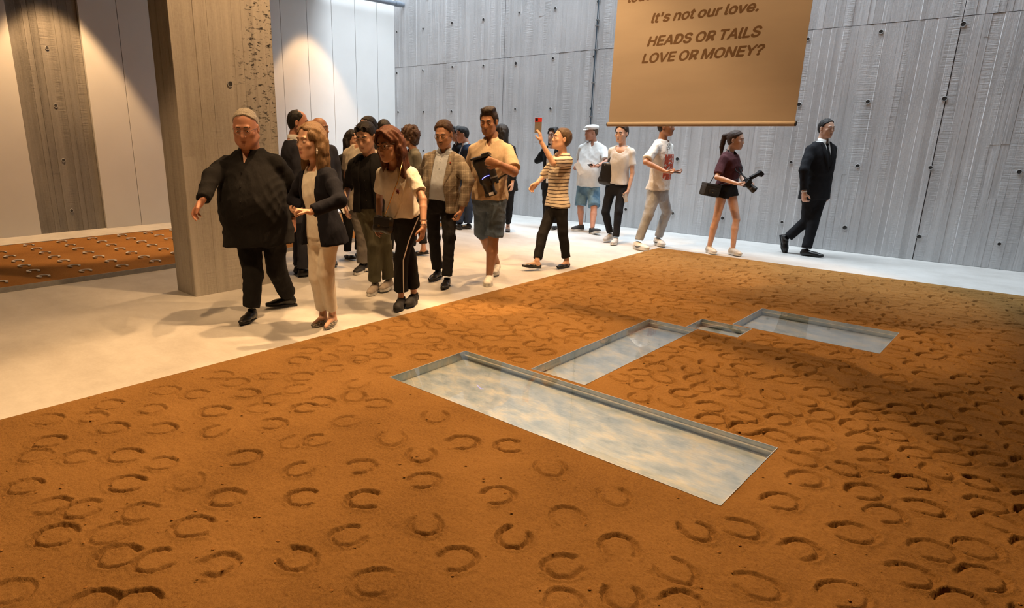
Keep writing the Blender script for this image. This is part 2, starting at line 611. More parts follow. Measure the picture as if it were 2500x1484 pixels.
# hoof prints seen in the photograph: image position, direction of the opening (0 right, 90 away, 180 left)
PR = [(116, 1025, 180), (224, 1020, 180), (266, 990, 0), (272, 1046, 180), (370, 1000, 180), (394, 1046, 180), (404, 956, 180), (480, 964, 0),
      (524, 1004, 0), (524, 1052, 60), (536, 916, 180), (572, 934, 180), (656, 918, 0), (736, 920, 0), (724, 950, 45), (600, 960, 180), (668, 974, 30),
      (636, 996, 0), (744, 996, 0), (784, 980, 180), (864, 968, 90), (872, 938, 60), (920, 986, 180), (664, 1034, 180), (846, 1030, 30),
      (956, 1072, 90), (772, 1076, 30), (716, 1080, 60), (592, 1118, 200), (392, 1132, 180), (456, 1176, 100), (304, 1114, 0), (192, 1118, 0),
      (84, 1116, 0), (116, 1080, 0), (60, 1190, 0), (308, 1182, 0), (124, 1236, 200), (200, 1244, 30), (340, 1250, 0), (552, 1216, 0), (732, 1148, 45),
      (880, 1140, 200), (740, 1216, 0), (892, 1220, 0), (136, 1306, 0), (268, 1302, 30), (472, 1284, 0), (852, 1308, 30), (288, 1356, 0), (380, 1366, 30),
      (532, 1376, 200), (724, 1364, 150), (916, 1420, 0), (24, 1444, 180), (224, 1472, 0), (332, 1472, 0),
      (1040, 1280, 100), (1385, 1265, 270), (1255, 1310, 60), (1512, 1337, 270), (1375, 1383, 20), (1115, 1365, 200), (1700, 1295, 100), (1810, 1290, 150),
      (1955, 1340, 200), (2085, 1300, 170), (1648, 1393, 120), (1850, 1432, 150), (2060, 1450, 200), (1500, 1212, 100), (1215, 1212, 200), (1343, 1143, 90),
      (1245, 1091, 0), (1130, 1082, 200), (1027, 1110, 90), (1035, 1174, 200), (1062, 1018, 90), (1908, 1224, 190), (1970, 1168, 200), (2116, 1200, 190),
      (2160, 1255, 200), (2262, 1240, 160), (2232, 1178, 180), (2412, 1232, 170), (2400, 1180, 150), (2385, 1340, 180), (2280, 1345, 180), (2222, 1405, 170),
      (2402, 1412, 200), (2350, 1475, 190), (1380, 1475, 270), (1665, 1475, 200), (1990, 1084, 200), (1905, 1024, 200), (2010, 1012, 200), (1818, 1045, 20),
      (2116, 1016, 190), (2190, 1020, 160), (2180, 1062, 160), (2110, 1070, 190), (2135, 1108, 190), (2240, 1105, 180), (2270, 1048, 190), (2330, 1040, 190), (2378, 1080, 180),
      (2420, 1120, 190), (2330, 1118, 170), (1700, 925, 30), (1782, 958, 180), (1670, 960, 20), (1735, 993, 180), (1567, 940, 30), (1563, 970, 60), (1608, 898, 200),
      (1735, 887, 60), (1852, 918, 30), (1925, 910, 100), (2000, 922, 180), (2080, 908, 90), (1890, 963, 90), (2000, 957, 200), (2188, 925, 200), (2145, 954, 170),
      (2255, 962, 200), (2318, 950, 170), (2360, 930, 200), (1785, 870, 30), (1860, 838, 180), (1970, 848, 180), (2060, 870, 180), (1925, 880, 200),
      (1250, 857, 0), (1216, 853, 60), (1330, 860, 200), (1268, 878, 0), (1080, 848, 90), (1200, 824, 0), (1165, 808, 10), (1112, 812, 0), (1250, 824, 0), (1328, 820, 100),
      (1030, 873, 0), (880, 880, 90), (950, 826, 180), (1010, 848, 0), (958, 846, 0), (1020, 820, 20), (1070, 850, 20), (1145, 842, 100), (1192, 854, 60),
      (800, 832, 180), (755, 856, 180), (840, 852, 0), (905, 848, 180), (812, 900, 20), (878, 876, 0), (926, 870, 180), (940, 904, 30), (1104, 787, 90), (1160, 775, 0), (1300, 780, 180)]
prints = []
for (px, py, a) in PR:
    p = fl(px, py, SOILZ)
    w = math.cos(math.radians(a)) * RTH + math.sin(math.radians(a)) * FWH
    prints.append((p[0], p[1], math.atan2(w[1], w[0])))
rr = random.Random(3)
tries = 0
while tries < 26000 and len(prints) < 900:
    tries += 1
    x, y = rr.uniform(DX0 + .12, .3), rr.uniform(.2, DY1 - .12)
    md = .20 if y < 3.2 else .155
    if y < 2.4 and x < -1.0: continue
    if any((q[0] - x) ** 2 + (q[1] - y) ** 2 < md * md for q in prints): continue
    prints.append((x, y, rr.choice([0.3, 2.5, -.6, 2.0, 3.4]) + rr.uniform(-.7, .7)))
for i, (cx, cy, a) in enumerate(prints):
    if any(x0 - .07 < cx < x1 + .07 and y0 - .07 < cy < y1 + .07 for x0, x1, y0, y1 in PITS): continue
    R = rr.uniform(.062, .074); hwid = rr.uniform(.0085, .0125); D = rr.uniform(.011, .021) * (1.0 if cy < 3.2 else 1.4); hwid *= 1.0 if cy < 3.2 else 1.15
    i0, i1 = np.searchsorted(gx, [cx - .13, cx + .13]); j0, j1 = np.searchsorted(gy, [cy - .13, cy + .13])
    if i1 - i0 < 3 or j1 - j0 < 3: continue
    X = GX[j0:j1, i0:i1] - cx; Y = GY[j0:j1, i0:i1] - cy
    u = X * math.cos(a) + Y * math.sin(a); v = -X * math.sin(a) + Y * math.cos(a)
    u = u * .88
    jit = (vnoise((X + i) * 45, (Y + i) * 45, 9) - .5) * .007 + (vnoise((X + i) * 120, (Y + i) * 120, 10) - .5) * .008
    rho = np.hypot(u, v * 1.04) + jit
    th = np.abs(np.arctan2(v, u))
    gap = rr.uniform(.30, .70)
    open_ = np.clip((th - gap) / .22, 0, 1)
    wob = .45 + .8 * vnoise(th * 1.1 + i * 7, th * 0 + i, 12)
    g = np.clip((1 - np.abs(rho - R) / (hwid * 1.25)) * 1.7, 0, 1); g = g * g * (3 - 2 * g)
    groove = -D * g * open_ * np.clip(wob, .45, 1.15)
    rim = .0058 * np.exp(-((rho - R - 1.7 * hwid) / (.75 * hwid)) ** 2) * open_ + .0025 * np.exp(-((rho - R + 1.7 * hwid) / (.8 * hwid)) ** 2) * open_
    dome = .003 * np.exp(-(rho / (R * .6)) ** 2)
    Z[j0:j1, i0:i1] += groove + rim + dome
edge = np.minimum.reduce([GX - DX0, DY1 - GY]); Z *= np.clip(edge / .03, .12, 1)
for (x0, x1, y0, y1) in PITS:
    dd = np.maximum.reduce([x0 - GX, GX - x1, y0 - GY, GY - y1])
    Z *= np.where(dd < 0, 0, np.clip(dd / .035, 0, 1) * .9 + .1)
Z += SOILZ
nyy, nxx = Z.shape
idx = np.arange(nyy * nxx).reshape(nyy, nxx)
q = np.stack([idx[:-1, :-1], idx[:-1, 1:], idx[1:, 1:], idx[1:, :-1]], -1)
cxm, cym = (GX[:-1, :-1] + GX[1:, 1:]) / 2, (GY[:-1, :-1] + GY[1:, 1:]) / 2
keep = np.ones(cxm.shape, bool)
for (x0, x1, y0, y1) in PITS:
    keep &= ~((cxm > x0) & (cxm < x1) & (cym > y0) & (cym < y1))
verts = np.stack([GX, GY, Z], -1).reshape(-1, 3)
# skirt along the two free edges
quads = [q[keep]]
vl = verts[idx[:, 0]].copy(); vl[:, 2] = -.02; vt = verts[idx[-1, :]].copy(); vt[:, 2] = -.02
n0 = len(verts); n1 = n0 + len(vl)
quads.append(np.stack([idx[:-1, 0], idx[1:, 0], n0 + np.arange(1, nyy), n0 + np.arange(nyy - 1)], -1))
quads.append(np.stack([idx[-1, :-1], idx[-1, 1:], n1 + np.arange(1, nxx), n1 + np.arange(nxx - 1)], -1))
verts = np.concatenate([verts, vl, vt])
bed = empty('earth_bed', (-2.0, 4.0, 0)); tag(bed, 'large bed of loose orange-brown earth stamped all over with horseshoe prints', 'earth bed')
sm = mesh_np('soil', verts - np.array([-2.0, 4.0, 0]), np.concatenate(quads))
link('soil', sm, M_SOIL, bed)

# crumbs of earth lying on the bed
cr = MB()
ico = [(0, 0, 1), (.9, 0, .2), (.28, .85, .2), (-.72, .53, .2), (-.72, -.53, .2), (.28, -.85, .2), (0, 0, -.8)]
icf = [(0, 1, 2), (0, 2, 3), (0, 3, 4), (0, 4, 5), (0, 5, 1), (6, 2, 1), (6, 3, 2), (6, 4, 3), (6, 5, 4), (6, 1, 5)]
for k in range(7000):
    t = rr.random()
    x = rr.uniform(DX0 + .03, .25); y = .15 + (DY1 - .3) * t ** 1.7
    if any(x0 - .02 < x < x1 + .02 and y0 - .02 < y < y1 + .02 for x0, x1, y0, y1 in PITS): continue
    j, i = min(np.searchsorted(gy, y), nyy - 1), min(np.searchsorted(gx, x), nxx - 1)
    s_ = min(.0085, .0015 * (1 / max(rr.random(), .03)) ** .5)
    a = rr.uniform(0, 6.28); ca, sa = math.cos(a), math.sin(a); kz = rr.uniform(.35, .6)
    cr.add([(x + 2 + s_ * (vx * ca - vy * sa) * rr.uniform(.8, 1.2), y - 4 + s_ * (vx * sa + vy * ca), Z[j, i] + s_ * vz * kz + s_ * .3) for vx, vy, vz in ico], icf)
tag(cr.build('soil_crumbs', M_CRUMB, bed), kind='stuff')

# ================================================================== glass covered pits in the bed
M_GLASS, nt, bs = nodes('pit_glass')
for n_ in list(nt.nodes):
    if n_.type != 'OUTPUT_MATERIAL': nt.nodes.remove(n_)
out = [n_ for n_ in nt.nodes if n_.type == 'OUTPUT_MATERIAL'][0]
fr = N(nt, 'ShaderNodeFresnel', IOR=1.55)
tr = N(nt, 'ShaderNodeBsdfTransparent'); tr.inputs['Color'].default_value = (.96, .98, .985, 1)
gl = N(nt, 'ShaderNodeBsdfGlossy', Roughness=0.02)
mx = nt.nodes.new('ShaderNodeMixShader')
ge = nt.nodes.new('ShaderNodeNewGeometry')
L(nt, mathn(nt, 'MULTIPLY', fr.outputs[0], mathn(nt, 'SUBTRACT', 1.0, ge.outputs['Backfacing'])), mx.inputs[0]); L(nt, tr.outputs[0], mx.inputs[1]); L(nt, gl.outputs[0], mx.inputs[2]); L(nt, mx.outputs[0], out.inputs['Surface'])

M_TRAY, nt, bs = nodes('brushed_tray_metal_reflections')
v = coords(nt)
f1 = noise(nt, coords(nt, (1, 1.8, 1)), 4.5, 7, 0.7); f2 = noise(nt, coords(nt, (6, 40, 1)), 3.0, 4, 0.7)
c = ramp(nt, f1, [(.38, (.40, .50, .60)), (.50, (.53, .60, .67)), (.60, (.68, .66, .62))])  # bluish and beige patches imitate reflections, painted into the metal colour
L(nt, mixc(nt, 0.25, c, ramp(nt, f2, [(.4, (.42, .48, .52)), (.66, (.76, .80, .83))])), bs.inputs['Base Color'])
bs.inputs['Metallic'].default_value = 0.8
L(nt, ramp(nt, f1, [(.3, (.36,) * 3), (.7, (.50,) * 3)]), bs.inputs['Roughness'])
bump(nt, bs, f2, .08, .002)
PITL = ['long glass-covered pit nearest the viewer, the largest of the four', 'narrow glass-covered pit running back from the long near one',
        'smallest glass-covered pit, joining the narrow one to the far one', 'wide glass-covered pit farthest from the viewer, under the banner']
for (x0, x1, y0, y1), lab in zip(PITS, PITL):
    cx, cy = (x0 + x1) / 2, (y0 + y1) / 2
    t = empty('glass_pit', (cx, cy, 0)); tag(t, lab, 'glass pit', 'glass-covered pits in the earth bed')
    a, b = (x1 - x0) / 2, (y1 - y0) / 2
    zb, w = -.038, .006
    MB().box((-a + .004, -b + .004, zb - .006), (a - .004, b - .004, zb)).build('tray_bottom', M_TRAY, t)
    for e in (((-a, -b, zb - .006), (-a + .004, b, .0225)), ((a - .004, -b, zb - .006), (a, b, .0225)), ((-a + .004, -b, zb - .006), (a - .004, -b + .004, .0225)), ((-a + .004, b - .004, zb - .006), (a - .004, b, .0225))):
        MB().box(*e).build('tray_wall', M_TRAY, t)
    MB().box((-a + .004, -b + .004, -.008), (a - .004, -b + .025, -.004)).build('glass_ledge', M_EDGE, t)
    MB().box((-a + .004, b - .025, -.008), (a - .004, b - .004, -.004)).build('glass_ledge', M_EDGE, t)
    MB().cbox((-a + .0045, -b + .0045, .0115), (a - .0045, b - .0045, .0215), .0015).build('glass_pane', M_GLASS, t)

# ================================================================== raised earth bed by the left wall, with horseshoes
RB = empty('raised_earth_bed', (-8.91, 4.0, 0)); tag(RB, 'low steel-edged bed of smooth earth along the white wall, set with horseshoes', 'earth bed')
hx, y0, y1, hz = 1.42, -7.9, 4.15, .055
gx2 = np.linspace(-hx + .012, hx - .012, 72); gy2 = np.linspace(y0, y1 - .012, 260)
A, B = np.meshgrid(gx2, gy2)
Z2 = hz - .006 + (vnoise(A * 2, B * 2, 21) - .5) * .008 + (vnoise(A * 14, B * 14, 22) - .5) * .004
i2 = np.arange(Z2.size).reshape(Z2.shape)
link('soil', mesh_np('soil', np.stack([A, B, Z2], -1).reshape(-1, 3), np.stack([i2[:-1, :-1], i2[:-1, 1:], i2[1:, 1:], i2[1:, :-1]], -1)), M_SOIL2, RB)
for e in (((hx - .012, y0, 0), (hx, y1, hz)), ((-hx, y0, 0), (-hx + .012, y1, hz)), ((-hx + .012, y1 - .012, 0), (hx - .012, y1, hz))):
    MB().cbox(*e, c=.002).build('steel_edge', M_STEEL, RB)
m = MB()
n = 18
prof = []
for k in range(n):
    th = math.radians(38) + (2 * math.pi - 2 * math.radians(38)) * k / (n - 1)
    prof.append((.058 * math.cos(th) * 1.08, .055 * math.sin(th)))
for k in range(n):
    pass
out_, in_ = [], []
for k, (x, y) in enumerate(prof):
    r_ = math.hypot(x, y)
    out_.append((x * (1 + .012 / r_), y * (1 + .012 / r_))); in_.append((x * (1 - .012 / r_), y * (1 - .012 / r_)))
for k in range(n - 1):
    for zz in (0, .009):
        qd = [(*out_[k], zz), (*out_[k + 1], zz), (*in_[k + 1], zz), (*in_[k], zz)]
        m.add(qd, [(0, 1, 2, 3) if zz else (3, 2, 1, 0)])
    m.add([(*out_[k], 0), (*out_[k + 1], 0), (*out_[k + 1], .009), (*out_[k], .009)], [(0, 1, 2, 3)])
    m.add([(*in_[k + 1], 0), (*in_[k], 0), (*in_[k], .009), (*in_[k + 1], .009)], [(0, 1, 2, 3)])
for k in (0, n - 1):
    m.add([(*out_[k], 0), (*in_[k], 0), (*in_[k], .009), (*out_[k], .009)], [(0, 1, 2, 3)])
HS = m.mesh('horseshoe'); HS.materials.append(plain('worn_horseshoe_steel', (.58, .58, .57), .38, .55))
for r_ in range(0, 16):
    for c_ in range(7):
        x = -7.765 - .386 * c_; y = 1.52 + .404 * r_ + .01 * c_
        if y > 8.0: continue
        o = link('horseshoe', HS); o.location = (x + rr.uniform(-.015, .015), y + rr.uniform(-.015, .015), .058)
        o.rotation_euler = (0, 0, rr.uniform(-.12, .12))
        tag(o, 'small steel horseshoe laid in a row on the raised earth bed', 'horseshoe', 'steel horseshoes laid in rows on the raised earth bed')

# ================================================================== hanging banner
BY = 5.5
bx0, bx1 = -3.163, -1.594
ban = empty('hanging_banner', ((bx0 + bx1) / 2, BY, 1.64)); tag(ban, 'tan fabric banner with dark slanted lettering hanging over the earth bed', 'banner')
hwid = (bx1 - bx0) / 2
M_BAN, nt, bs = nodes('tan_banner_fabric')
f = noise(nt, coords(nt, (1, 1, 4)), 1.2, 3)
L(nt, ramp(nt, f, [(.3, (.385, .335, .28)), (.7, (.43, .375, .315))]), bs.inputs['Base Color'])
bs.inputs['Roughness'].default_value = .75
bump(nt, bs, noise(nt, coords(nt), 900, 1), .1, .001)
us = np.linspace(-hwid, hwid, 41); zs = np.linspace(.03, 3.3, 60)
U, Zb = np.meshgrid(us, zs)
W = .004 * np.sin(U * 5 + Zb * .7) * np.clip(Zb, 0, 1) + .003 * np.sin(Zb * 6.1 + 1.0)
ib = np.arange(U.size).reshape(U.shape)
front = np.stack([U, W - .001, Zb], -1).reshape(-1, 3); back = np.stack([U, W + .001, Zb], -1).reshape(-1, 3)
qf = np.stack([ib[:-1, :-1], ib[:-1, 1:], ib[1:, 1:], ib[1:, :-1]], -1).reshape(-1, 4)
link('fabric', mesh_np('fabric', np.concatenate([front, back]), np.concatenate([qf, qf[:, ::-1] + U.size])), M_BAN, ban)
MB().tube([(-hwid - .004, 0, .018), (hwid + .004, 0, .018)], .019, 16).build('bottom_bar', M_BAN, ban)
for s_ in (-1, 1):
    MB().tube([(s_ * (hwid + .004), 0, .018), (s_ * (hwid + .012), 0, .018)], .0185, 16).build('end_cap', plain('dark_end_cap', (.05, .045, .04), .5), ban)
    MB().tube([(s_ * hwid * .9, 0, 3.3), (s_ * hwid * .9, 0, 3.405)], .004, 6).build('hanging_wire', M_STEEL, ban)
MB().tube([(-hwid - .01, 0, 3.3), (hwid + .01, 0, 3.3)], .02, 12).build('top_bar', M_STEEL, ban)
M_INK = plain('brown_lettering', (.135, .078, .036), .8)


SANS = None
try:      # the sans-serif face that ships with Blender; its built-in face is the fallback
    import os
    SANS = bpy.data.fonts.load(os.path.join(bpy.utils.system_resource('DATAFILES', path='fonts'), 'Inter.woff2'))
except Exception:
    SANS = None


def lettering(txt, x0, x1, z, size):
    """one printed line, flush with the cloth; a few shifted copies make the strokes bold"""
    cu = bpy.data.curves.new('lettering', 'FONT')
    cu.body = txt; cu.size = size; cu.shear = .24; cu.resolution_u = 3
    cu.space_word = .85
    if SANS: cu.font = SANS
    o = bpy.data.objects.new('lettering', cu); COL.objects.link(o)
    bpy.context.view_layer.update()
    me = bpy.data.meshes.new_from_object(o.evaluated_get(bpy.context.evaluated_depsgraph_get()))
    bpy.data.objects.remove(o); bpy.data.curves.remove(cu)
    n = len(me.vertices); co = np.empty(n * 3, np.float32); me.vertices.foreach_get('co', co); co = co.reshape(-1, 3)
    faces = [tuple(p_.vertices) for p_ in me.polygons]
    bpy.data.meshes.remove(me)
    lo, hi = co[:, 0].min(), co[:, 0].max()
    m_ = MB()
    for i_, (dx, dz) in enumerate(((0, 0), (.005, 0), (-.005, 0), (0, .004), (0, -.004), (.0035, .003), (-.0035, -.003))):
        wx = (co[:, 0] - lo) / (hi - lo) * (x1 - x0) + x0 - ban.location.x + dx
        zz = z + co[:, 1] - ban.location.z + dz
        ww = .004 * np.sin(wx * 5 + zz * .7) * np.clip(zz, 0, 1) + .003 * np.sin(zz * 6.1 + 1.0) - .0014 - i_ * .00003
        m_.add(np.stack([wx, ww, zz], -1).tolist(), faces)
    m_.build('lettering', M_INK, ban)


def bpt(px, py):
    d = ray(px, py); return CPOS + d * (BY / d[1])


for txt, a, b, size in (("lt's not our love.", (1590, 54.5), (1852, 28), .140), ('HEADS OR TAlLS', (1580, 112), (1859, 89), .140), ('LOVE OR MONEY?', (1567, 153), (1866, 134), .140)):
    p0, p1 = bpt(*a), bpt(*b)
    lettering(txt, p0[0] + .005, p1[0] - .005, (p0[2] + p1[2]) / 2, size)
p0, p1 = bpt(1534, 6.5), bpt(1596, 1)
lettering('loud', p0[0], p1[0], p0[2], .140)

# ================================================================== signed-distance modelling (people, clothes, shoes)
F32 = np.float32


def unit(v):
    v = np.asarray(v, float)
    return v / (np.linalg.norm(v) + 1e-12)


class Field:
    def __init__(s, lo, hi, vox):
        s.vox = vox
        s.lo = np.asarray(lo, float) - 2.5 * vox
        n = np.ceil((np.asarray(hi, float) + 2.5 * vox - s.lo) / vox).astype(int) + 1
        s.n = n
        s.ax = [(s.lo[i] + vox * np.arange(n[i])).astype(F32) for i in range(3)]
        s.d = np.full(n, 0.08, F32)

    def sub(s, lo, hi):
        a = np.maximum(((np.asarray(lo) - s.lo) / s.vox).astype(int), 0)
        b = np.minimum(((np.asarray(hi) - s.lo) / s.vox).astype(int) + 2, s.n)
        if np.any(b <= a): return None
        sl = tuple(slice(a[i], b[i]) for i in range(3))
        P = (s.ax[0][sl[0]][:, None, None], s.ax[1][sl[1]][None, :, None], s.ax[2][sl[2]][None, None, :])
        return sl, P

    def tmp(s):
        t = Field.__new__(Field); t.__dict__.update(s.__dict__); t.d = np.full(s.d.shape, 0.08, F32)
        return t

    def all(s):
        return (slice(None),) * 3, (s.ax[0][:, None, None], s.ax[1][None, :, None], s.ax[2][None, None, :])

    def put(s, sl, d, k, op='u'):
        o = s.d[sl]
        d = d.astype(F32)
        if op == 'u':
            if k <= 0: r = np.minimum(o, d)
            else:
                h = np.clip(.5 + .5 * (d - o) / k, 0, 1); r = d * (1 - h) + o * h - k * h * (1 - h)
        else:  # subtract d
            d = -d
            if k <= 0: r = np.maximum(o, d)
            else:
                h = np.clip(.5 - .5 * (d - o) / k, 0, 1); r = d * (1 - h) + o * h + k * h * (1 - h)
        s.d[sl] = r

    def cone(s, a, b, ra, rb, k=.02, op='u', flat=None, ratio=1.0):
        """rounded cone; flat = axis along which the section is squeezed by ratio"""
        a = np.asarray(a, float); b = np.asarray(b, float)
        m = max(ra, rb) * max(1, ratio) + max(k, .012) * 1.6 + s.vox
        q = s.sub(np.minimum(a, b) - m, np.maximum(a, b) + m)
        if q is None: return
        sl, (X, Y, Z) = q
        ab = b - a; L2 = float(ab @ ab) + 1e-12
        x, y, z = X - F32(a[0]), Y - F32(a[1]), Z - F32(a[2])
        t = np.clip((x * F32(ab[0]) + y * F32(ab[1]) + z * F32(ab[2])) / F32(L2), 0, 1)
        rx, ry, rz = x - t * F32(ab[0]), y - t * F32(ab[1]), z - t * F32(ab[2])
        r2 = rx * rx + ry * ry + rz * rz
        if flat is not None:
            f = unit(flat)
            c = rx * F32(f[0]) + ry * F32(f[1]) + rz * F32(f[2])
            r2 = r2 + c * c * F32(1 / ratio ** 2 - 1)
        d = np.sqrt(r2) - (ra + (rb - ra) * t)
        if flat is not None and ratio < 1: d = d * F32(.5 + .5 * ratio)
        s.put(sl, d, k, op)

    def ell(s, c, r, R=None, k=.02, op='u'):
        """ellipsoid with radii r in frame R (columns are axes)"""
        c = np.asarray(c, float); r = np.asarray(r, float)
        R = np.eye(3) if R is None else R
        ext = np.sqrt(((R * r) ** 2).sum(1)) + max(k, .012) * 1.6 + s.vox
        q = s.sub(c - ext, c + ext)
        if q is None: return
        sl, (X, Y, Z) = q
        x, y, z = X - F32(c[0]), Y - F32(c[1]), Z - F32(c[2])
        l = [(x * F32(R[0, i]) + y * F32(R[1, i]) + z * F32(R[2, i])) for i in range(3)]
        k0 = np.sqrt(sum((l[i] / F32(r[i])) ** 2 for i in range(3)))
        k1 = np.sqrt(sum((l[i] / F32(r[i] ** 2)) ** 2 for i in range(3))) + F32(1e-6)
        s.put(sl, k0 * (k0 - 1) / k1, k, op)

    def plane(s, p, n, k=.004):
        """keep only the side against n"""
        sl, (X, Y, Z) = s.all()
        d = (X - F32(p[0])) * F32(n[0]) + (Y - F32(p[1])) * F32(n[1]) + (Z - F32(p[2])) * F32(n[2])
        s.put(sl, -(np.broadcast_to(d, s.d.shape)), k, 'c')

    def wrinkle(s, amp, freq, seed=0, stretch=(1, 1, 1)):
        sl, (X, Y, Z) = s.all()
        rs = np.random.RandomState(seed)
        w = np.zeros(s.d.shape, F32)
        for i in range(5):
            v = rs.normal(size=3); v = v / np.linalg.norm(v) * np.array(stretch) * freq * (1 + .45 * i)
            ph = rs.rand() * 6.28
            w += np.sin(X * F32(v[0]) + Y * F32(v[1]) + Z * F32(v[2]) + F32(ph) + F32(1.6) * np.sin((X + Z) * F32(freq * .37) + F32(i)) + F32(1.4) * np.sin((Y - Z) * F32(freq * .31) + F32(ph))) / (1 + .35 * i)
        s.d += w * F32(amp / 2.2)

    def folds(s, amp, freq, seed=0, axis=(0, 0, 1.0)):
        """soft creases that run mostly across the given axis"""
        sl, (X, Y, Z) = s.all()
        rs = np.random.RandomState(seed + 77)
        near = np.abs(s.d) < .05
        w = np.zeros(s.d.shape, F32)
        for i in range(3):
            v = unit(np.array(axis) * (1.0 if i != 1 else .35) + rs.normal(size=3) * .55) * freq * (.8 + .5 * i)
            ph = rs.rand() * 6.28
            a = X * F32(v[0]) + Y * F32(v[1]) + Z * F32(v[2]) + F32(ph) + F32(2.2) * np.sin((X * F32(.8) - Z * F32(.6)) * F32(freq * .30) + F32(i * 2.1)) + F32(1.8) * np.sin((Y + Z * F32(.5)) * F32(freq * .26) + F32(ph))
            m = np.clip(np.sin((X - Y) * F32(5.1 + i) + Z * F32(6.3 - i) + F32(ph * 3)) + F32(.35), 0, 1)
            w += (F32(1.0) - F32(2.0) * np.sqrt(np.abs(np.sin(a * F32(.5))))) * m / (1 + .4 * i)
        s.d -= np.where(near, w * F32(amp * .5), 0)

    def mesh(s):
        d = s.d
        ins = d < 0
        nx, ny, nz = d.shape
        c = ins[:-1, :-1, :-1].astype(np.int8)
        for i, j, k in ((1, 0, 0), (0, 1, 0), (0, 0, 1), (1, 1, 0), (1, 0, 1), (0, 1, 1), (1, 1, 1)):
            c = c + ins[i:nx - 1 + i, j:ny - 1 + j, k:nz - 1 + k]
        act = (c > 0) & (c < 8)
        I, J, K = np.nonzero(act)
        if len(I) == 0: return np.zeros((0, 3)), np.zeros((0, 4), int)
        idm = np.full(act.shape, -1, np.int32); idm[I, J, K] = np.arange(len(I))
        off = np.array([(i, j, k) for i in (0, 1) for j in (0, 1) for k in (0, 1)])
        val = np.stack([d[I + o[0], J + o[1], K + o[2]] for o in off], 1)
        acc = np.zeros((len(I), 3)); cnt = np.zeros(len(I))
        for a in range(8):
            for b in range(a + 1, 8):
                if np.abs(off[a] - off[b]).sum() != 1: continue
                va, vb = val[:, a], val[:, b]
                m = (va < 0) != (vb < 0)
                t = np.where(m, va / np.where(m, va - vb, 1), 0)
                acc += np.where(m[:, None], off[a] + t[:, None] * (off[b] - off[a]), 0); cnt += m
        V = s.lo + s.vox * (np.stack([I, J, K], 1) + acc / cnt[:, None])
        Q = []
        # x edges
        m = ins[:-1, 1:-1, 1:-1] != ins[1:, 1:-1, 1:-1]
        i, j, k = np.nonzero(m); j = j + 1; k = k + 1
        q = np.stack([idm[i, j - 1, k - 1], idm[i, j, k - 1], idm[i, j, k], idm[i, j - 1, k]], 1)
        fl_ = ins[i, j, k]; q[~fl_] = q[~fl_][:, ::-1]; Q.append(q)
        m = ins[1:-1, :-1, 1:-1] != ins[1:-1, 1:, 1:-1]
        i, j, k = np.nonzero(m); i = i + 1; k = k + 1
        q = np.stack([idm[i - 1, j, k - 1], idm[i - 1, j, k], idm[i, j, k], idm[i, j, k - 1]], 1)
        fl_ = ins[i, j, k]; q[~fl_] = q[~fl_][:, ::-1]; Q.append(q)
        m = ins[1:-1, 1:-1, :-1] != ins[1:-1, 1:-1, 1:]
        i, j, k = np.nonzero(m); i = i + 1; j = j + 1
        q = np.stack([idm[i - 1, j - 1, k], idm[i, j - 1, k], idm[i, j, k], idm[i - 1, j, k]], 1)
        fl_ = ins[i, j, k]; q[~fl_] = q[~fl_][:, ::-1]; Q.append(q)
        Q = np.concatenate(Q)
        Q = Q[(Q >= 0).all(1)]
        return V, Q


def field_obj(name, parts, mat, parent, origin):
    """parts: list of Field -> one mesh object, in coordinates of the parent at origin"""
    vs, qs, n = [], [], 0
    for f in parts:
        v, q = f.mesh() if isinstance(f, Field) else f
        vs.append(v); qs.append(q + n); n += len(v)
    V = np.concatenate(vs) - np.asarray(origin); Q = np.concatenate(qs)
    return link(name, mesh_np(name, V, Q), mat, parent)


# ------------------------------------------------------------------ people
def skin(name, col):
    if name in MC: return MC[name]
    m, nt, bs = nodes(name)
    f = noise(nt, coords(nt), 18, 4)
    L(nt, ramp(nt, f, [(.3, tuple(x * .9 for x in col)), (.7, tuple(min(1, x * 1.08) for x in col))]), bs.inputs['Base Color'])
    bs.inputs['Roughness'].default_value = .5
    bs.inputs['Subsurface Weight'].default_value = .12
    bs.inputs['Subsurface Radius'].default_value = (.012, .005, .003)
    bs.inputs['Subsurface Scale'].default_value = 1.0
    MC[name] = m
    return m


def hairmat(name, col):
    if name in MC: return MC[name]
    m, nt, bs = nodes(name)
    g = noise(nt, coords(nt, (1, 1, .12)), 160, 3, .7)
    L(nt, ramp(nt, g, [(.3, tuple(x * .5 for x in col)), (.7, tuple(min(1, x * 1.5) for x in col))]), bs.inputs['Base Color'])
    bs.inputs['Roughness'].default_value = .5
    bs.inputs['Specular IOR Level'].default_value = .3
    bump(nt, bs, g, .8, .006)
    MC[name] = m
    return m


M_EYEW = plain('eye_white', (.55, .50, .46), .3)
M_IRIS = plain('eye_iris', (.03, .018, .01), .2)
M_LIP = {}

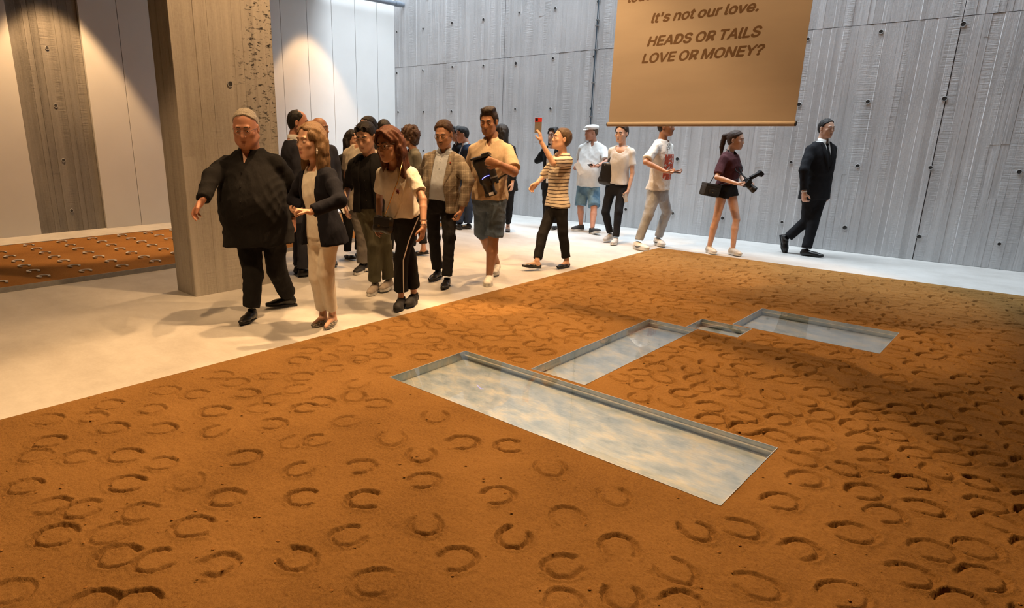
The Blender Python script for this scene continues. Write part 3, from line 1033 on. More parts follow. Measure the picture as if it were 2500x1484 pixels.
PROF = {
    # t along pelvis->neck, half width, half depth, forward offset
    'm': ([-.30, -.15, 0, .2, .36, .55, .74, .88, 1.0], [.09, .152, .163, .156, .152, .165, .172, .150, .075], [.075, .105, .118, .108, .108, .118, .115, .088, .060], [0, 0, -.008, .008, .014, .016, .004, -.006, -.006]),
    'f': ([-.30, -.15, 0, .2, .36, .55, .74, .88, 1.0], [.09, .158, .165, .140, .128, .138, .145, .125, .062], [.075, .105, .118, .096, .094, .108, .105, .080, .052], [0, 0, -.010, .004, .010, .016, .006, -.004, -.006]),
    'belly': ([-.30, -.15, 0, .2, .36, .55, .74, .88, 1.0], [.10, .165, .178, .182, .180, .180, .180, .155, .078], [.08, .115, .135, .160, .165, .145, .125, .095, .062], [0, 0, .005, .045, .055, .035, .010, -.004, -.006]),
    'big': ([-.30, -.15, 0, .2, .36, .55, .74, .88, 1.0], [.250, .262, .268, .275, .275, .258, .222, .165, .09], [.205, .215, .222, .232, .235, .21, .170, .120, .075], [.02, .02, .03, .06, .065, .05, .020, 0, -.006]),
    'bighip': ([-.30, -.15, 0, .2, .36, .55, .74, .88, 1.0], [.13, .20, .23, .25, .25, .25, .22, .165, .09], [.11, .16, .19, .21, .21, .2, .17, .12, .075], [0, 0, .01, .02, .02, .02, .02, 0, 0]),
}


class Person:
    def __init__(s, base, h, phi, build='m', head=1.0, phead=None, pit=0.0, tilt=0.0, pel=None, nck=None, hd=None, dn=0.0, dh=0.0, arms=None, legs=None,
                 shoulder=None, skin_col='tan', lean=0.0, armr=None):
        """base: floor pixel or world xy; pel/nck/hd pixels; dn, dh: how far neck and head come towards the viewer"""
        s.h = h; s.k = h / 1.74; s.build = build; s.phi = phi
        s.base = fl(*base)
        s.dep = depth(s.base)
        fdir = lambda a: -FWH * math.cos(math.radians(a)) + RTH * math.sin(math.radians(a))
        s.fdir = fdir
        # viewing ray is not parallel to the camera axis: turn the angle with it
        vr = s.base - CPOS; vr[2] = 0
        s.va = math.degrees(math.atan2(vr @ RTH, vr @ FWH))
        F = fdir(phi - s.va); s.F0 = F
        up0 = np.array([0, 0, 1.0])
        Rg = np.cross(F, up0)
        s.pel = at(*pel, s.dep) if pel else s.base + up0 * .525 * h
        s.nck = at(*nck, s.dep - dn) if nck else s.pel * [1, 1, 0] + up0 * .835 * h + F * lean
        s.hd = at(*hd, s.dep - dh) if hd else s.nck + up0 * .105 * h + F * .02
        s.up = unit(s.nck - s.pel); s.T = np.linalg.norm(s.nck - s.pel)
        s.R = unit(np.cross(F, s.up)); s.F = unit(np.cross(s.up, s.R))
        s.hs = head * .225 / .225
        ph = phead if phead is not None else phi
        HF = fdir(ph - s.va)
        p = math.radians(pit)
        hf = unit(HF * math.cos(p) - up0 * math.sin(p)); hr = unit(np.cross(hf, up0)); hu = np.cross(hr, hf)
        t = math.radians(tilt)
        hr, hu = hr * math.cos(t) + hu * math.sin(t), hu * math.cos(t) - hr * math.sin(t)
        s.HM = np.stack([hr, hf, hu], 1)        # head local x right, y front, z up
        sw = shoulder or {'m': .172, 'f': .148, 'belly': .178, 'big': .215}[build]
        s.sh = {}
        for q, sg in (('R', 1), ('L', -1)):
            s.sh[q] = s.nck - s.up * {'m': .108, 'f': .100, 'belly': .112, 'big': .135}[build] * s.k + s.R * sg * sw * s.k
        s.hip = {q: s.pel + s.R * sg * (.085 if build != 'big' else .12) * s.k - s.up * .01 for q, sg in (('R', 1), ('L', -1))}
        ua, fa = .295 * s.k, .255 * s.k
        if armr: ua, fa = ua * armr, fa * armr
        s.arm = {}
        for q, sg in (('R', 1), ('L', -1)):
            a = (arms or {}).get(q)
            S = s.sh[q]
            if not a:
                E = S - up0 * ua * .985 + s.R * sg * .05 - s.F * .02; W = E - up0 * fa * .97 + s.F * .07 + s.R * sg * .01
                Hd = unit(W - E)
                pn = -s.R * sg
            else:
                E = s.solve(S, a[0], ua, a[1]); W = s.solve(E, a[2], fa, a[3])
                Hd = unit(at(*a[4], depth(W) - (a[5] if len(a) > 5 else 0.0)) - W) if len(a) > 4 and a[4] is not None else unit(W - E)
                pn = -s.R * sg
            s.arm[q] = (S, E, W, Hd, pn)
        s.leg = {}
        for q, sg in (('R', 1), ('L', -1)):
            a = (legs or {}).get(q)
            if not a:
                A = s.base + s.R * sg * .09 * s.k * [1, 1, 0] + up0 * .085; Kn = (s.hip[q] + A) / 2 + F * .03 + up0 * .02
                toe = A + F * .17 - up0 * .06
            else:
                A = fl(*a[1], a[2]) ; toe = fl(*a[3], a[4])
                Kn = at(*a[0], (depth(s.hip[q]) + depth(A)) / 2 - (a[5] if len(a) > 5 else .03))
            s.leg[q] = (s.hip[q], Kn, A, toe)
        s.root = empty('person', s.base)
        s.skin = SKINS[skin_col]
        s.bodyparts = []

    def solve(s, P, px, Lb, sg):
        """point on the viewing ray of px at distance Lb from P (sg +1 nearer, -1 farther; clamps to the closest)"""
        d = unit(ray(*px)); b = d @ (P - CPOS); c = (P - CPOS) @ (P - CPOS) - Lb * Lb
        disc = b * b - c
        t = b if disc <= 0 else b - sg * math.sqrt(disc)
        return CPOS + d * t

    def H(s, x, y, z):
        return s.hd + s.HM @ (np.array([x, y, z]) * s.hs)

    # ---- torso section field
    def torso(s, f, g=0.0, t0=-.30, t1=1.0, k=.02, flare=0.0, cut=None, prof=None, straight=False):
        ts, hw, hd, of = [np.array(a, float) for a in PROF[prof or s.build]]
        tt = np.linspace(-.4, 1.15, 120)
        ker = np.ones(9) / 9
        sm = lambda a: np.convolve(np.pad(np.interp(tt, ts, a), 4, mode='edge'), ker, 'valid')
        HW, HD, OF = sm(hw) * s.k + g, sm(hd) * s.k + g, sm(of) * s.k
        if straight:
            h0 = np.interp(0, tt, HW); d0 = np.interp(0, tt, HD); o0 = np.interp(0, tt, OF); lowr = tt < 0
            HW = np.where(lowr, h0, HW); HD = np.where(lowr, d0, HD); OF = np.where(lowr, o0, OF)
        if flare:
            fl_ = np.clip((.30 - tt) / .5, 0, 1) * flare; HW = HW + fl_; HD = HD + fl_ * .8
        sl, (X, Y, Z) = f.all()
        x, y, z = X - F32(s.pel[0]), Y - F32(s.pel[1]), Z - F32(s.pel[2])
        dot = lambda v: x * F32(v[0]) + y * F32(v[1]) + z * F32(v[2])
        t = dot(s.up) / F32(s.T); u = dot(s.R); v = dot(s.F)
        tc = np.clip((t + .4) / 1.55 * 119, 0, 118.999)
        i = tc.astype(np.int32); fr = (tc - i).astype(F32)
        ip = lambda A: A.astype(F32)[i] * (1 - fr) + A.astype(F32)[i + 1] * fr
        a, b, o = ip(HW), ip(HD), ip(OF)
        e = 2.25
        q = (np.abs(u / a) ** F32(e) + np.abs((v - o) / b) ** F32(e)) ** F32(1 / e)
        d = (q - 1) * np.minimum(a, b) * F32(.9)
        d = np.maximum(d, np.maximum((t - F32(t1)) * F32(s.T), (F32(t0) - t) * F32(s.T)))
        f.put(sl, d, k)
        return t, u, v - o

    def surf(s, t, u, g, prof=None):
        ts, hw, hd, of = PROF[prof or s.build]
        a = np.interp(t, ts, hw) * s.k + g; b = np.interp(t, ts, hd) * s.k + g; o = np.interp(t, ts, of) * s.k
        q = max(0.0, 1 - min(1, abs(u) / a) ** 2.25) ** (1 / 2.25)
        return s.pel + s.up * t * s.T + s.R * u + s.F * (o + b * q) - s.base

    def lapels(s, mat, tl, wl, th, wh, g, prof=None, wid=.055):
        for sg in (-1, 1):
            v, f = [], []
            n = 9
            for i in range(n):
                a = i / (n - 1); t = tl + (th - tl) * a; w = wl + (wh - wl) * a
                w2 = w + wid * min(1, a * 2.2) * (1 if a < .8 else .55 if a < .86 else .8)
                for uu, gg in ((w - .003, g - .004), (w, g + .009), (w2, g + .008), (w2 + .003, g - .002)):
                    v.append(s.surf(t, sg * uu, gg, prof))
            for i in range(n - 1):
                for j in range(3): f.append((i * 4 + j, i * 4 + j + 1, i * 4 + 5 + j, i * 4 + 4 + j))
            MB().add(v, f, 0, True).build('lapel', mat, s.root)

    def box(s, pts, m):
        pts = np.asarray(pts)
        return pts.min(0) - m, pts.max(0) + m

    # ---- skin: head, neck, arms, hands, legs in one mesh
    def head_field(s, vox=None, jaw=1.0, chub=0.0, neck=None, nose=None, chest=.050):
        vox = max(.0046, s.dep * .00080); s.hvox = vox
        neck = neck or (.046 if s.build == 'f' else .054); nose = nose or (.80 if s.build == 'f' else 1.0); jaw = jaw * (.93 if s.build == 'f' else 1)
        lo, hi = s.box([s.hd, s.nck], .15 * s.hs)
        f = Field(lo, hi, vox)
        R = s.HM; h = s.hs
        E = lambda c, r, k=.015, op='u': f.ell(s.H(*c), np.array(r) * h, R, k * h, op)
        C = lambda a, b, ra, rb, k=.012, op='u': f.cone(s.H(*a), s.H(*b), ra * h, rb * h, k * h, op)
        E((0, -.012, .036), (.0735 + chub * .3, .094, .084), 0)
        E((0, .020, -.028), (.064 + chub, .074, .083), .03)
        E((0, .034, -.074), (.050 * jaw + chub, .050, .036), .03)
        C((0, .066, -.097), (0, .070, -.095), .019 + chub * .4, .019, .02)
        for sg in (-1, 1):
            C((sg * .055 * jaw, -.005, -.055), (sg * .02, .06, -.095), .018 + chub * .5, .014 + chub * .4, .025)
            E((sg * .040, .062, -.018), (.022 + chub * .3, .018, .018), .018)      # cheek bone
        br = .0075 if s.build == 'f' else .0095
        C((-.034, .079, .027), (.034, .079, .027), br, br, .016)              # brow
        for sg in (-1, 1):
            E((sg * .031, .099, .004), (.019, .018, .0125), .012, 's')              # socket
            E((sg * .031, .0775, .004), (.0135, .0115, .0115), .003)                # lid over the eyeball
        C((0, .084, .010), (0, .094 + .009 * nose, -.029), .0075 * nose, .0105 * nose, .009)
        for sg in (-1, 1): E((sg * .0115 * nose, .092, -.033), (.0075, .009, .007), .006)
        C((-.017, .0865, -.0595), (.017, .0865, -.0595), .0065, .0065, .006)        # upper lip
        C((-.014, .0850, -.0705), (.014, .0850, -.0705), .0070, .0070, .006)
        C((-.024, .094, -.0650), (.024, .094, -.0650), .0022, .0022, .004, 's')     # mouth line
        for sg in (-1, 1):
            E((sg * .079, -.010, -.004), (.009, .019, .031), .006)
            E((sg * .0875, -.004, -.002), (.006, .010, .018), .004, 's')
        # neck into the shoulders
        f.cone(s.H(0, -.022, -.05), s.nck - s.up * .03 - s.F * .012, neck * h * .97, neck * 1.06 * h, .025)
        f.cone(s.nck - s.up * .065 + s.R * .085 * s.k, s.nck - s.up * .065 - s.R * .085 * s.k, .032 * s.k, .032 * s.k, .04)
        f.ell(s.nck - s.up * .10 + s.F * .012, (.11 * s.k, chest * s.k, .08 * s.k), np.stack([s.R, s.F, s.up], 1), .04)
        s.bodyparts.append(f)
        return f

    def eyes(s, brow=(.05, .03, .02), lip=(.36, .13, .10), browk=1.0, shut=False):
        m = MB()
        ey = .0012 + max(0, getattr(s, 'hvox', .0046) - .0046) * .9
        for sg in (-1, 1):
            me = bmesh.new(); bmesh.ops.create_uvsphere(me, u_segments=14, v_segments=8, radius=1)
            me.verts.index_update()
            c = np.array((sg * .031, .0815 + ey, .0035))
            vs = [s.H(*(c + np.array(v.co) * np.array((.0120, .0078, .0030 if shut else .0046)))) - s.base for v in me.verts]
            m.add(vs, [[l.vert.index for l in f.loops] for f in me.faces], 0, True)
            c = np.array((sg * .031 - .001, .0858 + ey, .0030))
            vs = [s.H(*(c + np.array(v.co) * np.array((.0060, .0042, .0032 if shut else .0048)))) - s.base for v in me.verts]
            m.add(vs, [[l.vert.index for l in f.loops] for f in me.faces], 1, True)
            me.free()
        m.build('eyes', [M_EYEW, M_IRIS], s.root)
        bm_ = plain('eyebrow_%d_%d_%d' % tuple(int(x * 999) for x in brow), brow, .8)
        for sg in (-1, 1):
            pts = [s.H(sg * x, y, z) - s.base for x, y, z in ((.012, .0905, .0290), (.024, .0900, .0305), (.036, .0845, .0310), (.049, .0730, .0245))]
            MB().tube(pts, [.0042 * browk * s.hs, .0052 * browk * s.hs, .0044 * browk * s.hs, .002 * s.hs], 6).build('eyebrow', bm_, s.root)
        lm = plain('lips_%d_%d_%d' % tuple(int(x * 999) for x in lip), lip, .45)
        pu = [s.H(x, y, z) - s.base for x, y, z in ((-.025, .0815, -.0645), (-.012, .0915, -.0605), (0, .0935, -.0612), (.012, .0915, -.0605), (.025, .0815, -.0645))]
        pl_ = [s.H(x, y, z) - s.base for x, y, z in ((-.024, .0815, -.0655), (-.012, .0900, -.0705), (0, .0920, -.0718), (.012, .0900, -.0705), (.024, .0815, -.0655))]
        MB().tube(pu, [.0012, .0034, .0034, .0034, .0012], 6).tube(pl_, [.0012, .0040, .0044, .0040, .0012], 6).build('lips', lm, s.root)

    def hand(s, f, q, curl=.55, spread=.10, hk=1.0, nrm=None, thumb=.5):
        S, E, W, D, pn = s.arm[q]
        if nrm is not None: pn = nrm
        D = unit(D); n = unit(pn - D * (pn @ D)); sd = np.cross(D, n)
        # thumb side points forward for a hanging hand
        ts = 1.0 if (sd @ s.F) > 0 else -1.0
        k = s.k * hk
        f.cone(W - D * .01, W + D * .035 * k, .026 * k, .031 * k, .012, flat=n, ratio=.68)
        f.cone(W + D * .035 * k, W + D * .085 * k, .034 * k, .037 * k, .012, flat=n, ratio=.46)
        Ls = (.068, .077, .072, .056); os_ = (.030, .010, -.010, -.029)
        for i in range(4):
            p = W + D * (.088 - (.006 if i in (0, 3) else 0)) * k + sd * ts * os_[i] * k
            a = 0.0; dr = unit(D + sd * ts * spread * (1.2 - .8 * i))
            for j, (fr, bend) in enumerate(((.45, .55), (.30, .95), (.25, .6))):
                a += curl * bend * (1 + .12 * i)
                v = dr * math.cos(a) + n * math.sin(a)
                p2 = p + v * Ls[i] * fr * k
                f.cone(p, p2, (.0092 - .0010 * j) * k, (.0086 - .0010 * j) * k, .0035)
                p = p2
        p = W + D * .025 * k + sd * ts * .024 * k
        v1 = unit(D * .62 + sd * ts * .62 + n * (.25 + .5 * thumb)); p2 = p + v1 * .045 * k
        f.cone(p, p2, .0155 * k, .0115 * k, .012)
        v2 = unit(D * .9 + sd * ts * (.25 - .3 * thumb) + n * (.2 + .5 * thumb)); p3 = p2 + v2 * .034 * k
        f.cone(p2, p3, .0108 * k, .0088 * k, .004)

    def arm_field(s, q, bare=0.0, vox=None, r=None, **hk):
        """bare: fraction of the arm shown from the wrist upwards (0 hand only, 1 forearm, 2 all)"""
        S, E, W, D, pn = s.arm[q]
        k = s.k
        vox = max(.0052, s.dep * .00095)
        ru, re, rw = r or ((.044, .036, .0255) if s.build != 'f' else (.038, .032, .023))
        top = W + (E - W) * min(1, .25 + bare * .75)
        pts = [W, W + D * .19 * k, top]
        if bare > 1: pts += [E, E + (S - E) * min(1, bare - 1 + .15)]
        lo, hi = s.box(pts, .055 * k)
        f = Field(lo, hi, vox)
        fm = E + (W - E) * .3
        f.cone(E, fm, re * .95 * k, re * 1.0 * k, .006)
        f.cone(fm, W, re * 1.0 * k, rw * k, .006)
        if bare > 1: f.cone(S, E, ru * k, re * k, .008)
        s.hand(f, q, **hk)
        s.bodyparts.append(f)
        return f

    def leg_field(s, q, vox=.007, top=.5, r=(.078, .054, .056, .034), foot=False):
        Hh, K, A, toe = s.leg[q]
        k = s.k
        if top <= 0: r = (.05, .036, .038, .031)
        st = Hh + (K - Hh) * (1 - top) if top < 1 else Hh
        lo, hi = s.box([st, K, A, A - [0, 0, .08], toe], .10)
        f = Field(lo, hi, vox)
        f.cone(Hh, K, r[0] * k, r[1] * k, .012)
        bk = unit(np.cross(unit(A - K), s.R)); bk = bk * (-1 if bk @ s.F > 0 else 1)
        mid = K + (A - K) * .32
        f.cone(K, mid + bk * .008, r[1] * .92 * k, r[2] * .97 * k, .010)
        f.cone(mid + bk * .008, A + [0, 0, .02], r[2] * .97 * k, r[3] * k, .010)
        if foot:
            fd = unit((toe - A) * [1, 1, 1])
            f.cone(A, A - [0, 0, .03], r[3] * k, .034 * k, .02)
            f.cone(A - [0, 0, .022], A + (toe - A) * .60 - [0, 0, .004], .030 * k, .017 * k, .02)
            f.cone(A - [0, 0, .045] - fd * .02, A - [0, 0, .04], .03 * k, .03 * k, .02)
        s.bodyparts.append(f)

    def core(s):
        lo, hi = s.box([s.pel - s.up * .15, s.nck, *s.sh.values(), *s.hip.values()], .18 if s.build != 'big' else .3)
        f = Field(lo, hi, .016)
        s.torso(f, -.012, t0=-.2)
        for q in 'RL':
            f.cone(s.sh[q], s.arm[q][1], .04 * s.k, .034 * s.k, .03); f.cone(s.hip[q], s.leg[q][1], .065 * s.k, .045 * s.k, .03)
        s.bodyparts.append(f)

    def finish_body(s):
        field_obj('body', s.bodyparts, s.skin, s.root, s.base)

    # ---- clothes
    def top(s, name, mat, g=.012, hem=-.05, sleeve=2.0, sr=(.062, .052, .042), neckline=.0, vneck=None, open_=None, flare=0.0, wr=.004, vox=.009, t1=.99, cuff=None, parent=None, prof=None, scoop=None, seed=1):
        """garment on the torso. sleeve: 0 none, .5 short, 1 to the elbow, 2 full. open_: (t_low, t_high, w_low, w_high, centre) opens the front"""
        pts = [s.pel + s.up * hem * s.T, s.nck + s.up * .03]
        for q in 'RL':
            S, E, W, D, pn = s.arm[q]
            pts += [S, E if sleeve >= 1 else S + (E - S) * max(sleeve, .1), W if sleeve > 1.3 else S]
        lo, hi = s.box(pts, {'big': .32, 'belly': .24}.get(s.build, .20))
        f = Field(lo, hi, max(vox, s.dep * .0015))
        k = s.k
        s.torso(f, g, t0=hem, t1=t1, k=0, flare=flare, prof=prof, straight=True)
        for q in 'RL':
            S, E, W, D, pn = s.arm[q]
            s0 = min(sr[0], .060 if s.build != 'big' else .078) if sleeve > 0 else .044
            f.cone(S, s.nck - s.up * .022 * k, s0 * .93 * k, .046 * k, .035)
            if sleeve > 0:
                tp = f.tmp()
                if sleeve < 1:
                    e = S + (E - S) * sleeve; ax = unit(E - S)
                    tp.cone(S, e + ax * .06, s0 * k, sr[0] * 1.04 * k, 0)
                else:
                    f.cone(S, S + (E - S) * .45, s0 * k, sr[0] * .97 * k, .03); f.cone(S + (E - S) * .45, E, sr[0] * .97 * k, sr[1] * k, .02)
                    e = W - unit(W - E) * .005 if sleeve >= 2 else E + (W - E) * (sleeve - 1)
                    ax = unit(W - E)
                    tp.cone(E, e + ax * .05, sr[1] * k, (sr[2] if sleeve >= 1.5 else sr[1]) * k, 0)
                tp.plane(e, ax, .003)
                f.put(f.all()[0], tp.d, .02)
        if wr: f.wrinkle(wr * .6, 26, seed, (1, 1, .55)); f.folds(wr * 1.5, 48, seed, s.up + s.R * (.5 if seed % 2 else -.5))
        # torso coordinates for openings
        sl, (X, Y, Z) = f.all()
        x, y, z = X - F32(s.pel[0]), Y - F32(s.pel[1]), Z - F32(s.pel[2])
        dot = lambda v: x * F32(v[0]) + y * F32(v[1]) + z * F32(v[2])
        t = dot(s.up) / F32(s.T); u = dot(s.R); v = dot(s.F)
        # neck hole
        nr = (.062 + neckline) * k
        nd = np.sqrt(u * u + ((v - F32(.012 + neckline * .5)) * F32(.95)) ** 2) - F32(nr)
        f.put(sl, np.maximum(nd, F32(.90 - (.5 * neckline)) * F32(s.T) - t * F32(s.T)), .006, 'c_')
        if scoop:
            tb, w = scoop
            dd = np.sqrt((u / F32(w)) ** 2 + ((t - F32(1.0)) / F32(1.0 - tb)) ** 2) - 1
            f.put(sl, np.maximum(dd * F32(w), -(v - F32(.0))), .004, 'c_')
        if open_:
            for (ta, tb, wa, wb, c) in (open_ if isinstance(open_, list) else [open_]):
                w = F32(wa) + (t - F32(ta)) / F32(tb - ta) * F32(wb - wa)
                dd = np.maximum(np.abs(u - F32(c)) - w, np.maximum((F32(ta) - t), (t - F32(tb))) * F32(s.T))
                f.put(sl, np.maximum(dd, -(v - F32(0))), .004, 'c_')
        o = field_obj(name, [f], mat, parent or s.root, s.base)
        return o

    def trousers(s, name, mat, g=.0, r=(.088, .066, .058), hem=1.0, waist=.12, wr=.004, vox=.009, k=None, seed=2, hemflare=0.0):
        """hem: 1 = to the ankle, <1 = shorts (fraction of hip-knee-ankle path, .5 = knee)"""
        pts = [s.pel + s.up * waist * s.T]
        for q in 'RL':
            Hh, K, A, toe = s.leg[q]
            pts += [Hh, K] + ([A] if hem > .5 else [])
        lo, hi = s.box(pts, .17 if s.build != 'big' else .26)
        f = Field(lo, hi, max(vox, s.dep * .0015))
        s.torso(f, .006 + g, t0=-.24, t1=waist, k=0, prof='bighip' if s.build == 'big' else None)
        kk = s.k
        for q in 'RL':
            Hh, K, A, toe = s.leg[q]
            tp = f.tmp()
            if hem <= .5:
                e = Hh + (K - Hh) * (hem * 2); ax = unit(K - Hh)
                tp.cone(Hh, e + ax * .06, r[0] * kk, (r[1] + hemflare) * kk, 0)
            else:
                e = K + (A - K) * ((hem - .5) * 2); ax = unit(A - K)
                f.cone(Hh, K, r[0] * kk, r[1] * kk, .03)
                tp.cone(K, e + ax * .05, r[1] * kk, (r[2] + hemflare) * kk, 0)
            tp.plane(e, ax, .003)
            f.put(f.all()[0], tp.d, .02)
        if wr: f.wrinkle(wr * .6, 30, seed, (1, 1, 1.2)); f.folds(wr * 1.6, 56, seed)
        return field_obj(name, [f], mat, s.root, s.base)

    # ---- hair
    def hair(s, name, mat, style='short', vox=None, vol=0.0, seed=3, curl=.0):
        vox = max(.006, s.dep * .0011)
        lo, hi = s.box([s.H(0, 0, .05)], .17 * s.hs + vol)
        if style in ('long', 'bob', 'pony', 'longback'):
            lo, hi = s.box([s.H(0, 0, .06), s.H(0, -.10, -.24), s.H(.11, 0, -.2), s.H(-.11, 0, -.2)], .13 * s.hs)
        f = Field(lo, hi, vox)
        h = s.hs; R = s.HM
        E = lambda c, r, k=.015, op='u': f.ell(s.H(*c), np.array(r) * h, R, k * h, op)
        C = lambda a, b, ra, rb, k=.02, op='u', **kw: f.cone(s.H(*a), s.H(*b), ra * h, rb * h, k * h, op, **kw)
        g = .0055 + vol

        def cut(p, n, k=.006):
            f.plane(s.H(*p), R @ unit(n), k)
        E((0, -.016, .038), (.076 + g, .096 + g, .085 + g), 0)
        E((0, -.045, -.005), (.070 + g * .6, .062 + g * .6, .075), .03)
        if style == 'short':
            cut((0, .064, .092), (0, .80, -.60)); cut((0, 0, -.062), (0, .35, -1))
        elif style == 'grey':
            cut((0, .050, .096), (0, .76, -.65)); cut((0, 0, -.055), (0, .35, -1))
        elif style == 'quiff':
            E((0, .032, .114), (.058, .056, .030), .02); E((0, -.03, .116), (.064, .065, .026), .02)
            cut((0, .082, .082), (0, .90, -.44)); cut((0, .030, .02), (0, 1, 0)) if 0 else None
            E((0, .075, .030), (.075, .060, .048), .008, 's'); cut((0, 0, -.05), (0, .35, -1))
        elif style == 'bald':
            E((0, .03, .10), (.066, .095, .075), .01, 's'); cut((0, .01, .02), (0, 1, -.15)); cut((0, 0, -.062), (0, .35, -1))
        elif style == 'none':
            cut((0, -.03, .01), (0, 1, .8)); cut((0, 0, -.05), (0, .35, -1))
        elif style == 'balding':
            E((0, .060, .105), (.050, .085, .05), .012, 's'); cut((0, .030, .05), (0, .85, -.53)); cut((0, 0, -.065), (0, .35, -1))
        elif style == 'tied':
            cut((0, .072, .086), (0, .80, -.60)); cut((0, 0, -.06), (0, .35, -1)); E((0, -.115, .045), (.03, .03, .03), .012)
        elif style == 'pony':
            cut((0, .070, .086), (0, .80, -.60)); cut((0, 0, -.055), (0, .5, -1))
            C((0, -.10, .065), (0, -.155, .035), .026, .032, .015); C((0, -.155, .035), (0, -.165, -.10), .034, .030, .015); C((0, -.165, -.10), (0, -.15, -.22), .030, .010, .015)
        elif style == 'curly':
            E((0, -.03, .04), (.10, .115, .105), .02); E((0, -.06, -.03), (.095, .08, .08), .03)
            cut((0, .085, .07), (0, .85, -.5)); f.wrinkle(.016, 110, seed)
        elif style in ('long', 'bob', 'longback'):
            ln = {'long': -.24, 'bob': -.19, 'longback': -.26}[style]
            C((0, -.07, 0), (0, -.085, ln * .75), .075, .062, .03, flat=R @ np.array([0, 1.0, 0]), ratio=.62)
            for sg in (-1, 1):
                C((sg * .055, -.03, .05), (sg * .078, -.012, -.05), .034, .034, .02); C((sg * .078, -.012, -.05), (sg * .080, .002, ln), .034, .026, .02)
                C((sg * .072, -.045, 0), (sg * .085, -.05, ln), .040, .030, .02)
                if style == 'long': C((sg * .018, .066, .110), (sg * .070, .050, .035), .014, .014, .02)
            E((0, .070, -.022), (.060, .078, .116), .006, 's')
            f.wrinkle(.006, 80, seed, (1.2, 1.2, .2))
        if style not in ('curly', 'long', 'bob', 'longback'):
            for sg in (-1, 1): E((sg * .088, -.006, -.006), (.020, .024, .036), .006, 's')
        if style not in ('curly', 'long', 'bob', 'longback'): f.wrinkle(.004, 120, seed, (1, 1, .4))
        return field_obj(name, [f], mat, s.root, s.base)

    def glasses(s, mat, lens=None, up=0.0, back=0.0, r=.0185, name='glasses'):
        t = empty(name, (0, 0, 0)); t.parent = s.root
        z0, y0 = .004 + up, .103 + back
        for sg in (-1, 1):
            ring = [s.H(sg * .032 + r * 1.15 * math.cos(a), y0 - abs(math.cos(a)) * .003, z0 + r * math.sin(a)) - s.base for a in np.linspace(0, 2 * math.pi, 15)]
            MB().tube(ring, .0013 * s.hs, 6, cap=False).build('rim', mat, t)
            if lens: MB().add(ring[:-1], [tuple(range(14))]).build('lens', lens, t)
            MB().tube([s.H(sg * .053, y0 - .003, z0 + .006) - s.base, s.H(sg * .074, y0 - .06, z0 + .006) - s.base, s.H(sg * .081, y0 - .115, z0 - .002) - s.base], .0016 * s.hs, 6).build('temple', mat, t)
        MB().tube([s.H(-.011, y0, z0 + .004) - s.base, s.H(0, y0 + .003, z0 + .007) - s.base, s.H(.011, y0, z0 + .004) - s.base], .0016 * s.hs, 6).build('bridge', mat, t)

    # ---- shoes
    def shoes(s, style, mats, size=1.0):
        for q in 'RL':
            Hh, K, A, toe = s.leg[q]
            y = toe - A
            # toe target lies at floor level in front of the ankle
            k = s.k * size
            hz = .085 * k
            heel0 = A - np.array([0, 0, hz])
            d = toe - heel0; d = unit(d)
            up = np.array([0, 0, 1.0]); up = unit(up - d * (up @ d)); x = np.cross(d, up)
            o3 = A - up * hz
            M4 = Matrix([[x[i] * k, d[i] * k, up[i] * k, o3[i] - s.base[i]] for i in range(3)] + [[0, 0, 0, 1]])
            up_me, sole_me, extra = shoe_mesh(style)
            key = (style,) + tuple(m.name for m in mats)
            if key not in SHOEC: SHOEC[key] = (up_me.copy(), sole_me.copy(), [(nm, me.copy()) for nm, me in extra])
            up_me, sole_me, extra = SHOEC[key]
            t = link('shoe', up_me, mats[0], s.root); t.matrix_local = M4
            so = link('sole', sole_me, mats[1], t)
            for nm, me in extra:
                link(nm, me, mats[2] if len(mats) > 2 else mats[0], t)


SHOE, SHOEC = {}, {}


def side_mark(s):
    return MB().tube([(s * .040, -.022, .052), (s * .0435, .018, .036), (s * .045, .045, .038), (s * .0435, .095, .056)], [.002, .006, .0055, .001], 6).mesh('side_mark')


